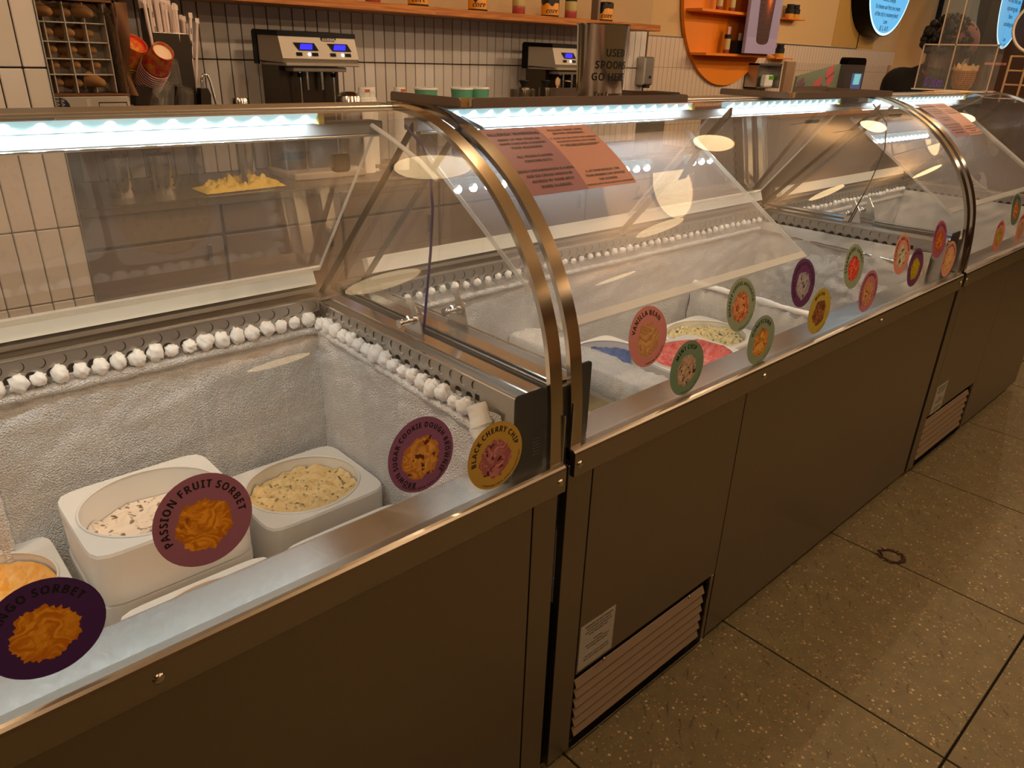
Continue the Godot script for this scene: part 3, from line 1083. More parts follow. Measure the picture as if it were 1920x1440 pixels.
func details_near(c: Node3D) -> void:
	led_run(c, -0.7, 0.70)
	lid_pane(c, -0.66, 0.842, Vector2(-0.80, 1.055), Vector2(-0.53, 1.392), 0.006)
	lumps(c, 17, Vector3(0.806, 0.938, -0.76), Vector3(0.806, 0.922, -0.17), 0.0165)
	lumps(c, 40, Vector3(-0.62, 0.946, -0.757), Vector3(0.80, 0.946, -0.757), 0.016)
	roll(c, "frost_ridge", [Vector3(0.806, 0.916, -0.76), Vector3(0.805, 0.893, -0.16)], 0.009, 5, M.frost)
	roll(c, "frost_ridge", [Vector3(-0.66, 0.918, -0.762), Vector3(0.80, 0.918, -0.762)], 0.011, 6, M.frost)
	roll(c, "frost_ridge", [Vector3(0.10, 0.93, -0.765), Vector3(0.092, 0.75, -0.757), Vector3(0.090, 0.58, -0.757)], 0.011, 7, M.frost)
	# a heap of frost at the front end of the side strip
	roll(c, "frost_heap", [Vector3(0.803, 0.94, -0.155), Vector3(0.80, 0.905, -0.130), Vector3(0.797, 0.86, -0.115), Vector3(0.797, 0.80, -0.112)], 0.022, 8, M.lump)
	# loose hanging wire of the lamp
	var st := S()
	tube(st, [Vector3(0.845, 1.415, -0.42), Vector3(0.85, 1.385, -0.375), Vector3(0.852, 1.34, -0.352), Vector3(0.855, 1.27, -0.35), Vector3(0.857, 1.18, -0.362), Vector3(0.858, 1.08, -0.380), Vector3(0.858, 0.99, -0.395)], 0.0028, 8)
	obj("lamp_wire", st, M.cable, c)
	# clear hook hanging by the lid hinge
	var hk := S()
	tube(hk, [Vector3(0.79, 1.415, -0.45), Vector3(0.80, 1.395, -0.40), Vector3(0.815, 1.36, -0.33), Vector3(0.82, 1.335, -0.29)], 0.0045, 6)
	obj("lid_stay", hk, M.acrylic_edge, c)
	var pl := []
	for p in rounded(0.036, 0.034, 0.008): pl.append(p + Vector2(0.745, 1.345))
	obj("lid_latch", pr(pl, Vector3(0, 0, -0.50), Vector3.RIGHT, Vector3.UP, Vector3(0, 0, 0.01)), M.dark_steel, c)
	var ink := S()
	for i in 6:
		write(ink, ["- ------", "---- -- --", "-- ----- -", "--- -- ---", "----- --", "--- ----"][i], 0.006, Vector2(0.846, 0.906 - i * 0.0065), func(p: Vector2) -> Vector3: return Vector3(p.x, p.y, -0.0312))
	obj("plate_print", ink, M.notice, c)


func details_middle(c: Node3D) -> void:
	led_run(c, 1.00, 1.87)
	led_run(c, 2.06, 2.78)
	# left lid swung forward on its stay, right lid shut
	lid_pane(c, 0.99, 1.97, Vector2(-0.125, 1.050), Vector2(-0.575, 1.352), 0.010, true)
	lid_pane(c, 2.02, 2.87, Vector2(-0.80, 1.055), Vector2(-0.53, 1.392), 0.006)
	obj("centre_bar", pr([Vector2(-0.818, 0.99), Vector2(-0.796, 0.99), Vector2(-0.44, 1.40), Vector2(-0.44, 1.424)], Vector3(1.99, 0, 0), Vector3.BACK, Vector3.UP, Vector3(0.012, 0, 0)), M.dark_steel, c)
	lumps(c, 46, Vector3(1.01, 0.948, -0.759), Vector3(2.86, 0.948, -0.759), 0.0105)
	roll(c, "frost_ridge", [Vector3(1.0, 0.91, -0.764), Vector3(2.86, 0.91, -0.764)], 0.009, 16, M.frost)
	roll(c, "frost_heap", [Vector3(2.868, 0.925, -0.145), Vector3(2.865, 0.88, -0.125), Vector3(2.862, 0.82, -0.115), Vector3(2.862, 0.78, -0.115)], 0.022, 18, M.lump)
	roll(c, "frost_ridge", [Vector3(2.875, 0.90, -0.76), Vector3(2.874, 0.885, -0.16)], 0.006, 19, M.bright)
	var nz := FastNoiseLite.new()
	nz.seed = 77
	nz.frequency = 9.0
	nz.fractal_octaves = 4
	var crust := S()
	sheet(crust, 60, 24, func(u: float, v: float) -> Vector3:
		var z: float = lerpf(-0.74, -0.16, u)
		var y: float = lerpf(0.62, 0.86, v)
		var k := sin(PI * u) * sin(PI * v)
		return Vector3(2.884 - k * (0.022 + 0.03 * nz.get_noise_2d(z * 2, y * 2)), y, z))
	obj("frost_crust", crust, M.frost, c)
	# two frosted dividers running front to back
	for d in [[1.51, 0.755, 0.055], [2.44, 0.742, 0.024]]:
		var st := S()
		var dx: float = d[0]
		var dy: float = d[1]
		var dw: float = d[2]
		sheet(st, 40, 24, func(u: float, v: float) -> Vector3:
			var z: float = lerpf(-0.77, -0.10, u)
			var a := (v - 0.5) * 2.0
			var hgt := dy if absf(a) < 0.5 else lerpf(dy, 0.42, (absf(a) - 0.5) * 2.0)
			var xx := dx + clampf(a * 2.0, -1, 1) * dw
			var e := 0.010 * nz.get_noise_2d(z * 3 + dx * 9, a * 2) + 0.004 * nz.get_noise_2d(z * 11, a * 9)
			return Vector3(xx + (signf(a) * e if absf(a) > 0.4 else 0.0), hgt - 0.012 * a * a + e, z))
		obj("frosted_divider", st, M.frost, c)
	roll(c, "frost_ridge", [Vector3(2.42, 0.752, -0.76), Vector3(2.42, 0.75, -0.11)], 0.011, 21, M.lump)
	var st2 := S()
	tube(st2, [Vector3(1.045, 1.418, -0.50), Vector3(1.06, 1.40, -0.45), Vector3(1.03, 1.385, -0.40), Vector3(1.0, 1.375, -0.36)], 0.0042, 8)
	obj("lamp_wire", st2, M.grey_cable, c)
	var st3 := S()
	tube(st3, [Vector3(2.90, 1.42, -0.42), Vector3(2.905, 1.36, -0.36), Vector3(2.905, 1.27, -0.345), Vector3(2.905, 1.15, -0.37), Vector3(2.905, 0.99, -0.42)], 0.0022, 8)
	obj("lamp_wire", st3, M.black, c)
	notices(c, 0.983, [[0.0, 0.398, 0.352], [0.0, 0.350, 0.312], [0.0, 0.310, 0.270]])


func details_far(c: Node3D) -> void:
	led_run(c, 3.07, 4.05)
	lid_pane(c, 3.08, 4.34, Vector2(-0.125, 1.050), Vector2(-0.575, 1.352), 0.010, true)
	lumps(c, 30, Vector3(3.07, 0.948, -0.759), Vector3(4.34, 0.948, -0.759), 0.0105)
	roll(c, "frost_ridge", [Vector3(3.07, 0.91, -0.764), Vector3(4.34, 0.91, -0.764)], 0.009, 26, M.frost)
	notices(c, 3.075, [[0.0, 0.385, 0.335], [0.0, 0.333, 0.295], [0.0, 0.293, 0.262]])


# three small printed notices on the front panel
func notices(c: Node3D, x: float, rows: Array) -> void:
	var lines := [["WARNING: DO NOT OPERATE", "unit without all panels in", "place and securely fastened", "keep the grille clear"], ["CAUTION", "disconnect power before", "servicing this cabinet"], ["for best results keep the", "lids closed when not in use"]]
	for i in 3:
		var o := obj("notice", sp(Vector3(x, rows[i][2], 0), Vector3(x + 0.118, rows[i][1], 0.0008)), M.notice, c)
		var st := S()
		for k in lines[i].size():
			write(st, lines[i][k], 0.0068, Vector2(x + 0.062, rows[i][1] - 0.009 - k * 0.0085), func(p: Vector2) -> Vector3: return Vector3(p.x, p.y, 0.0011))
		obj("lettering", st, M.notice_print, o)


# ---------------------------------------------------------------- ice cream tubs
func tub(at: Vector3, label: String, content: Material, depth: float, kind: int, seed_: int, dims := Vector3(0.295, 0.13, 0.272)) -> Node3D:
	var t := thing("ice_cream_tub", label, "ice cream tub", at, "white ice cream tubs in the cabinets")
	var w := dims.x
	var d := dims.z
	var h := dims.y
	# top deck with an oval hole, outer skirt, inner wall
	var st := S()
	var N := 64
	var outer := []
	var rim := []
	for k in N:
		var a := TAU * k / N
		var c := cos(a)
		var s := sin(a)
		var e := pow(pow(absf(c), 9.0) + pow(absf(s), 9.0), -1.0 / 9.0)
		outer.append(Vector2(c * e * w / 2, s * e * d / 2))
		rim.append(Vector2(c * (w / 2 - 0.016), s * (d / 2 - 0.014)))
	var v := func(p: Vector2, y: float) -> Vector3: return Vector3(p.x, y, p.y)
	for k in N:
		var m := (k + 1) % N
		st.set_smooth_group(-1)
		quad(st, v.call(rim[k], 0), v.call(rim[m], 0), v.call(outer[m] * 0.985, 0), v.call(outer[k] * 0.985, 0), Vector3(0, -1, 0))
		st.set_smooth_group(2)
		quad(st, v.call(outer[k] * 0.985, 0), v.call(outer[m] * 0.985, 0), v.call(outer[m], -0.006), v.call(outer[k], -0.006), Vector3(0, -0.1, 0))
		st.set_smooth_group(3)
		quad(st, v.call(outer[k], -0.006), v.call(outer[m], -0.006), v.call(outer[m] * 0.985, -h), v.call(outer[k] * 0.985, -h), Vector3(0, -h / 2, 0))
		st.set_smooth_group(4)
		quad(st, v.call(rim[k], 0), v.call(rim[m], 0), v.call(rim[m] * 0.97, -h + 0.01), v.call(rim[k] * 0.97, -h + 0.01), v.call(rim[k] * 2, -h / 2))
		st.set_smooth_group(-1)
		tri(st, v.call(Vector2.ZERO, -h + 0.01), v.call(rim[k] * 0.97, -h + 0.01), v.call(rim[m] * 0.97, -h + 0.01), Vector3(0, -1, 0))
	obj("body", st, M.white, t)
	var rb := S()
	var pts := []
	for k in N + 1:
		pts.append(v.call(rim[k % N] * 1.006, 0.001))
	tube(rb, pts, 0.0026, 6)
	obj("rim_bead", rb, M.white, t)
	# the ice cream: scooped surface inside the oval
	var nz := FastNoiseLite.new()
	nz.seed = seed_
	nz.frequency = 7.0
	nz.fractal_octaves = 4
	var ic := S()
	var hgt := func(p: Vector2, rr: float) -> float:
		var y := -depth
		if kind == 1:      # full and rough
			y += 0.014 * nz.get_noise_2d(p.x * 3, p.y * 3) + 0.007 * nz.get_noise_2d(p.x * 14, p.y * 14) + 0.006 * sin(p.y * 260 + nz.get_noise_2d(p.x * 2, p.y * 2) * 4) * maxf(0, nz.get_noise_2d(p.x + 3, p.y))
		elif kind == 2:    # nearly empty, smeared
			y += 0.006 * nz.get_noise_2d(p.x * 2.5, p.y * 2.5) + 0.012 * maxf(0, nz.get_noise_2d(p.x * 2 + 9, p.y * 2 + 4) - 0.15) * 3.0
		else:              # smooth, banked up one side
			y += 0.010 * nz.get_noise_2d(p.x * 2, p.y * 2) + 0.03 * pow(rr, 6)
		return y
	sheet(ic, 72, 22, func(u: float, q: float) -> Vector3:
		var a := u * TAU
		var p := Vector2(cos(a) * (w / 2 - 0.018), sin(a) * (d / 2 - 0.016)) * (q * 0.985)
		return Vector3(p.x, hgt.call(p, q), p.y))
	obj("ice_cream", ic, content, t)
	return t


func cream(tone_a: Color, tone_b: Color, chunks: Color, amount: float, seed_: int) -> StandardMaterial3D:
	var im := Image.create(192, 192, false, Image.FORMAT_RGB8)
	var n := FastNoiseLite.new()
	n.seed = seed_
	n.frequency = 0.035
	n.fractal_octaves = 4
	var n2 := FastNoiseLite.new()
	n2.seed = seed_ + 1
	n2.frequency = 0.055
	n2.fractal_octaves = 2
	for y in 192:
		for x in 192:
			var c := tone_a.lerp(tone_b, clampf(0.5 + n.get_noise_2d(x, y * 1.8) * 1.1, 0, 1))
			if n2.get_noise_2d(x, y) > 1.0 - amount:
				c = chunks.lerp(c, 0.15)
			im.set_pixel(x, y, c)
	var m := mat(Color.WHITE, 0.55)
	m.albedo_texture = image_tex(im)
	m.uv1_triplanar = true
	m.uv1_scale = Vector3(4, 4, 4)
	m.subsurf_scatter_enabled = true
	m.subsurf_scatter_strength = 0.15
	return m


func build_tubs() -> void:
	var passion := cream(Color(0.95, 0.80, 0.58), Color(0.93, 0.66, 0.22), Color(0.90, 0.60, 0.12), 0.72, 3)
	var smeared := cream(Color(0.93, 0.87, 0.80), Color(0.90, 0.83, 0.75), Color(0.28, 0.17, 0.11), 0.60, 12)
	var cookie := cream(Color(0.93, 0.83, 0.62), Color(0.86, 0.74, 0.50), Color(0.20, 0.16, 0.18), 0.50, 21)
	var caramel := cream(Color(0.88, 0.76, 0.60), Color(0.80, 0.60, 0.36), Color(0.62, 0.38, 0.16), 0.65, 31)
	var pink := cream(Color(0.90, 0.45, 0.45), Color(0.86, 0.62, 0.62), Color(0.70, 0.22, 0.22), 0.60, 41)
	var white := mat(Color(0.92, 0.91, 0.89), 0.5)
	tub(Vector3(0.017, 0.60, -0.648), "white tub of yellow mango sorbet at the left end of the near cabinet", passion, 0.05, 3, 1)
	tub(Vector3(0.327, 0.712, -0.585), "nearly empty white tub smeared with cream and dark cookie crumbs, raised above its neighbours", smeared, 0.062, 2, 2, Vector3(0.295, 0.112, 0.272))
	tub(Vector3(0.327, 0.598, -0.590), "white tub underneath the nearly empty cookie tub in the near cabinet", white, 0.03, 3, 3)
	tub(Vector3(0.660, 0.605, -0.612), "white tub of rough cookie dough ice cream with dark chips in the back corner", cookie, 0.026, 1, 4)
	tub(Vector3(0.336, 0.595, -0.300), "white tub with a caramel brown rest, front row behind the lit ledge", caramel, 0.05, 3, 5)
	tub(Vector3(0.650, 0.595, -0.290), "white tub with red berry ice cream, front row beside the black cherry label", pink, 0.04, 3, 6)
	tub(Vector3(0.020, 0.590, -0.300), "white tub in the front row behind the mango sorbet label", passion, 0.05, 3, 7)
	# middle cabinet
	var mint := cream(Color(0.90, 0.85, 0.66), Color(0.80, 0.74, 0.52), Color(0.18, 0.20, 0.16), 0.62, 51)
	var berry := cream(Color(0.90, 0.62, 0.60), Color(0.84, 0.28, 0.26), Color(0.72, 0.14, 0.14), 0.60, 61)
	var blue := cream(Color(0.35, 0.45, 0.66), Color(0.22, 0.33, 0.58), Color(0.2, 0.3, 0.5), 0.6, 71)
	tub(Vector3(2.235, 0.64, -0.560), "white tub of pale mint cookie ice cream in the middle cabinet", mint, 0.02, 1, 8, Vector3(0.34, 0.172, 0.30))
	tub(Vector3(1.905, 0.69, -0.395), "white tub of red swirled berry ice cream in the middle cabinet", berry, 0.028, 3, 9, Vector3(0.33, 0.222, 0.27))
	tub(Vector3(1.760, 0.66, -0.620), "white tub with a blue rest behind the vanilla bean label", blue, 0.05, 3, 10, Vector3(0.28, 0.192, 0.26))
	var t := thing("steel_pan", "shallow pan with a pale cream base in the near end of the middle cabinet", "pan", Vector3(1.29, 0.70, -0.29))
	var st := S()
	for q in [[Vector3(-.15, -.232, -.16), Vector3(-.128, 0, .16)], [Vector3(.128, -.232, -.16), Vector3(.15, 0, .16)], [Vector3(-.15, -.232, -.16), Vector3(.15, 0, -.138)], [Vector3(-.15, -.232, .138), Vector3(.15, 0, .16)]]:
		span(st, q[0], q[1], 0.004)
	obj("rim", st, M.plate, t)
	obj("base", sp(Vector3(-.145, -.232, -.155), Vector3(.145, -.055, .155)), mat(Color(0.88, 0.82, 0.66), 0.5), t)
	var t2 := thing("tub_lid", "flat white tub lid lying at the front of the middle cabinet's near end", "lid", Vector3(1.20, 0.7065, -0.21))
	obj("lid", bx(Vector3.ZERO, Vector3(0.26, 0.012, 0.16), 0.004), M.white, t2)
	obj("tab", bx(Vector3(0.12, 0.002, 0.06), Vector3(0.04, 0.012, 0.03), 0.003), M.white, t2)


# ---------------------------------------------------------------- labels on the glass
const FLAVOURS := [
	# x, s, ground, cream a, cream b, chunk, chunk share, name, small print, words for the label
	[0.058, 0.092, "4c2d66", "d99a2b", "b86b14", "c8801c", 0.3, "MANGO SORBET", "", "dark purple round mango sorbet label on the near glass"],
	[0.246, 0.151, "a06a86", "dc982c", "b06a14", "8a4d10", 0.25, "PASSION FRUIT SORBET", "", "mauve round passion fruit sorbet label with an orange scoop"],
	[0.577, 0.126, "8a5a84", "d09a54", "a8702e", "3a1c12", 0.52, "BROWN SUGAR COOKIE DOUGH BROWNIE", "CONTAINS: MILK, EGGS, GLUTEN, SOY, COCONUT", "purple round label lettered brown sugar cookie dough brownie"],
	[0.727, 0.072, "bd9a48", "b87e80", "8e5054", "34161a", 0.5, "BLACK CHERRY CHIP", "CONTAINS: MILK, EGGS, COCONUT, SOY", "mustard yellow round black cherry chip label next to the black plate"],
	[1.138, 0.190, "d48e8e", "c69c70", "a87c50", "8a6238", 0.3, "VANILLA BEAN", "CONTAINS: MILK, EGGS", "pink round vanilla bean label"],
	[1.276, 0.089, "76927a", "c0a894", "9c8672", "2e2420", 0.5, "MINT CHIP", "CONTAINS: MILK, EGGS, SOY", "green round mint chip label, lower neighbour of the vanilla bean label"],
	[1.480, 0.189, "98a890", "d8a078", "a8623a", "7a3616", 0.45, "BIGFACE COFFEE AFFOGATO", "CONTAINS: MILK, EGGS", "grey green round coffee affogato label"],
	[1.581, 0.082, "8ea08a", "d8a45c", "a8702a", "6e3410", 0.45, "HONEYCOMB", "CONTAINS: MILK, EGGS", "green round honeycomb label below the affogato label"],
	[1.768, 0.190, "6a3a70", "a8a0a4", "8a8694", "2c2c48", 0.5, "HONEY COOKIE COTTON CANDY", "", "deep purple round label with a grey and blue scoop"],
	[1.872, 0.096, "c0ac48", "9c6a4a", "6c4028", "3a1e14", 0.45, "MOCHA", "CONTAINS: MILK", "yellow round label with a brown scoop"],
	[2.055, 0.187, "98aa92", "e06a50", "b83a2c", "7c1c18", 0.5, "STRAWBERRY SORBET", "", "green round label with a bright red scoop"],
	[2.171, 0.097, "c07a8a", "d0a07a", "a8744e", "2a1612", 0.55, "COOKIE DOUGH BROWNIE CRUNCH", "", "pink round label with a tan scoop and dark brownie bits"],
	[2.386, 0.173, "dc9484", "c8c0a4", "a8a088", "1e1c1c", 0.6, "COOKIES AND CREAM", "", "salmon round label with a black and white cookie scoop"],
	[2.510, 0.113, "6c3c68", "b4a01c", "92800c", "7a6a08", 0.3, "PISTACHIO", "", "dark plum round label with an olive yellow scoop"],
	[2.693, 0.178, "a85a78", "d0823a", "9c4c18", "4c180c", 0.5, "CARAMEL PEANUT", "", "magenta round label with a caramel brown scoop by the black plate"],
	[2.812, 0.095, "dc9c84", "dcb888", "b88a5a", "8a4c24", 0.5, "BUTTER PECAN CRISP", "", "salmon round label with a pale tan scoop beside the second arch"],
	[3.339, 0.106, "cc8078", "a8983a", "86782a", "6a4a20", 0.4, "MATCHA", "", "pink round label with an olive scoop on the far cabinet"],
	[3.505, 0.190, "5e7468", "cc8a44", "8c4a1c", "4c1c0c", 0.5, "PEANUT SWIRL", "", "dark green ringed round label with an orange brown scoop on the far cabinet"],
	[3.620, 0.099, "cc8c84", "a88a66", "86684a", "5c3a22", 0.4, "CHURRO", "", "pink round label with a brown scoop at the right edge"],
	[3.74, 0.180, "c4a84c", "b08a5c", "8a6440", "5a341c", 0.4, "COFFEE", "", "yellow round label beyond the dark green ringed one"],
]


func build_stickers() -> void:
	for i in FLAVOURS.size():
		var f = FLAVOURS[i]
		var x: float = f[0]
		var s: float = f[1]
		var R := 0.0615
		var put := func(p: Vector2) -> Vector3: return on_glass(x + p.x, s + p.y, 0.0016)
		var put2 := func(p: Vector2) -> Vector3: return on_glass(x + p.x, s + p.y, 0.0021)
		var t := thing("flavour_label", f[9], "label", Vector3.ZERO, "round flavour labels on the curved glass")
		# own texture coordinates: the disc seen flat
		var flat_ := S()
		flat_.set_smooth_group(1)
		for j in 9:
			for k in 44:
				for q in [[0, 0], [1, 0], [1, 1], [0, 0], [1, 1], [0, 1]]:
					var a: float = TAU * (k + q[0]) / 44.0
					var d: Vector2 = Vector2(cos(a), sin(a)) * (j + q[1]) / 9.0
					if j == 0 and q[1] == 0: d = Vector2.ZERO
					flat_.set_uv(Vector2(0.5 + d.x * 0.5, 0.5 - d.y * 0.5))
					flat_.add_vertex(put.call(d * R))
		var m := mat(Color.WHITE, 0.5)
		m.albedo_texture = image_tex(label_image(i, f))
		m.metallic_specular = 0.3
		obj("disc", flat_, m, t)
		var ink := S()
		var name_: String = f[7]
		var size := 0.0135 if name_.length() < 22 else 0.0112
		write_arc(ink, name_, size, Vector2.ZERO, R * 0.86 - size * 0.35, PI * (0.55 if name_.length() < 22 else 0.56), put2, false, 1.16)
		if f[8]:
			write_arc(ink, f[8], 0.0046, Vector2.ZERO, R * 0.90, -PI * 0.36, put2, true, 1.3)
		obj("lettering", ink, M.black_print, t)


func label_image(i: int, f: Array) -> Image:
	var Z := 176
	var im := Image.create(Z, Z, false, Image.FORMAT_RGB8)
	var ground := Color(f[2]).darkened(0.10)
	var ca := Color(f[3])
	var cb := Color(f[4])
	var cc := Color(f[5])
	var n := FastNoiseLite.new()
	n.seed = 100 + i * 7
	n.frequency = 0.9
	n.fractal_octaves = 3
	var n2 := FastNoiseLite.new()
	n2.seed = 200 + i
	n2.frequency = 2.6
	n2.fractal_octaves = 3
	var off := Vector2(0.02, 0.08)
	for y in Z:
		for x in Z:
			var p := Vector2((x + 0.5) / Z * 2 - 1, 1 - (y + 0.5) / Z * 2)
			var q := p + off
			var a := q.angle()
			var r := q.length()
			var e := 0.56 + 0.10 * n.get_noise_2d(cos(a) * 1.5, sin(a) * 1.5) + 0.05 * n2.get_noise_2d(cos(a) * 2, sin(a) * 2)
			if r > e:
				im.set_pixel(x, y, ground)
				continue
			# churned print of a scoop: streaks curl round it
			var wq := q + Vector2(n.get_noise_2d(q.x * 1.3 + 9, q.y * 1.3), n.get_noise_2d(q.x * 1.3, q.y * 1.3 + 17)) * 0.55
			var sw := n2.get_noise_2d(wq.x * 0.7, wq.y * 1.9)
			var c := ca.lerp(cb, clampf(0.42 + sw * 1.5 + pow(r / e, 3) * 0.5, 0, 1))
			if n2.get_noise_2d(q.x * 1.15 + 5, q.y * 1.15 + 3) > 0.66 - f[6] * 0.55:
				c = cc.lerp(c, 0.2)
			im.set_pixel(x, y, c)
	return im


# ---------------------------------------------------------------- notices and things on top of the cabinets
func allergy_notice(x0: float, x1: float, s0: float, s1: float, label: String) -> void:
	var t := thing("allergy_notice", label, "notice", Vector3.ZERO, "allergy notices stuck on the glass")
	var xm := lerpf(x0, x1, 0.512)
	for h in 2:
		var a := x0 if h == 0 else xm
		var b := xm if h == 0 else x1
		var st := S()
		sheet(st, 2, 14, func(u: float, v: float) -> Vector3: return on_glass(lerpf(a, b, u), lerpf(s0, s1, v), 0.0018))
		obj("left_half" if h == 0 else "right_half", st, mat(Color(0.47, 0.29, 0.335) if h == 0 else Color(0.62, 0.42, 0.37), 0.5), t)
	var ink := S()
	var W := x1 - x0
	var H := s1 - s0
	var put := func(p: Vector2) -> Vector3: return on_glass(x0 + p.x * W, s1 - p.y * H, 0.0025)
	# lines: text, centre u, v from the top, size as a share of the height
	for l in [["ALLERGY WARNING", 0.26, 0.115, 0.070], ["MANY OF THE ITEMS WE", 0.26, 0.215, 0.046], ["SERVE CONTAIN COMMON", 0.26, 0.285, 0.046], ["FOOD ALLERGENS", 0.26, 0.355, 0.046], ["ALL VEGAN FLAVORS", 0.26, 0.495, 0.046], ["CONTAIN NUTS.", 0.26, 0.565, 0.046], ["CROSS CONTAMINATION IS A RISK.", 0.26, 0.70, 0.044], ["OUR ICE CREAM SHOULD BE", 0.26, 0.77, 0.044], ["AVOIDED BY THOSE WITH", 0.26, 0.84, 0.044], ["SEVERE ALLERGIES.", 0.26, 0.91, 0.044], ["FOLLOW THESE STEPS", 0.755, 0.09, 0.048], ["BEFORE ORDERING.", 0.755, 0.155, 0.048], ["1. SCAN THE QR CODE FOR CURRENT", 0.755, 0.245, 0.038], ["ALLERGEN DETAILS BY FLAVOR,", 0.755, 0.305, 0.038], ["AS THEY MAY HAVE CHANGED.*", 0.755, 0.365, 0.038], ["2. AT YOUR REQUEST, THE", 0.755, 0.78, 0.040], ["TEAM MEMBER CAN SANITIZE", 0.755, 0.84, 0.040], ["THE SCOOPER.", 0.755, 0.90, 0.040], ["*NEED HELP WITH THE QR CODE? ASK A TEAM MEMBER.", 0.755, 0.955, 0.026]]:
		var sz: float = l[3] * H
		for p in glyph_verts(l[0], font):
			ink.add_vertex(put.call(Vector2(l[1] + p.x * sz * 1.12 / W, l[2] - p.y * l[3])))
	obj("lettering", ink, M.black_print, t)
	var u := S()
	for k in 1:
		sheet(u, 6, 1, func(a: float, b: float) -> Vector3: return put.call(Vector2(lerpf(0.60, 0.905, a), lerpf(0.388, 0.381, b))))
	obj("underline", u, M.black_print, t)


func shallow_tray(x0: float, x1: float, z0: float, z1: float, y: float, h: float, label: String, gap_w: float) -> void:
	var t := thing("metal_tray", label, "tray", Vector3.ZERO, "shallow brown trays on the cabinet tops")
	obj("base", sp(Vector3(x0, y, z0), Vector3(x1, y + 0.003, z1)), M.tray, t)
	var lips := [[Vector3(x0 + gap_w, y, z1), Vector3(x1 - x0 - gap_w, h, 0)], [Vector3(x0, y, z1 - 0.004), Vector3(z1 - z0 - 0.004, h, 1)], [Vector3(x0 + (x1 - x0) * 0.66, y, z0), Vector3((x1 - x0) * 0.34, h * 1.25, 0)], [Vector3(x1, y, z1 - 0.004), Vector3(z1 - z0 - 0.004, h, 1)]]
	for l in lips:
		var sz: Vector3 = l[1]
		var poly := [Vector2(0, 0), Vector2(sz.x, 0), Vector2(sz.x, sz.y - 0.005), Vector2(sz.x - 0.002, sz.y - 0.0015), Vector2(sz.x - 0.005, sz.y), Vector2(0.005, sz.y), Vector2(0.0015, sz.y - 0.0015), Vector2(0, sz.y - 0.005)]
		obj("lip", pr(poly, l[0], Vector3.RIGHT if sz.z == 0 else Vector3.FORWARD, Vector3.UP, Vector3(0, 0, 0.003) if sz.z == 0 else Vector3(0.003, 0, 0)), M.tray, t)
	obj("corner_tape", sp(Vector3(x0 + 0.004, y, z1 - 0.012), Vector3(x0 + gap_w, y + h * 0.97, z1 - 0.008)), M.tape, t)


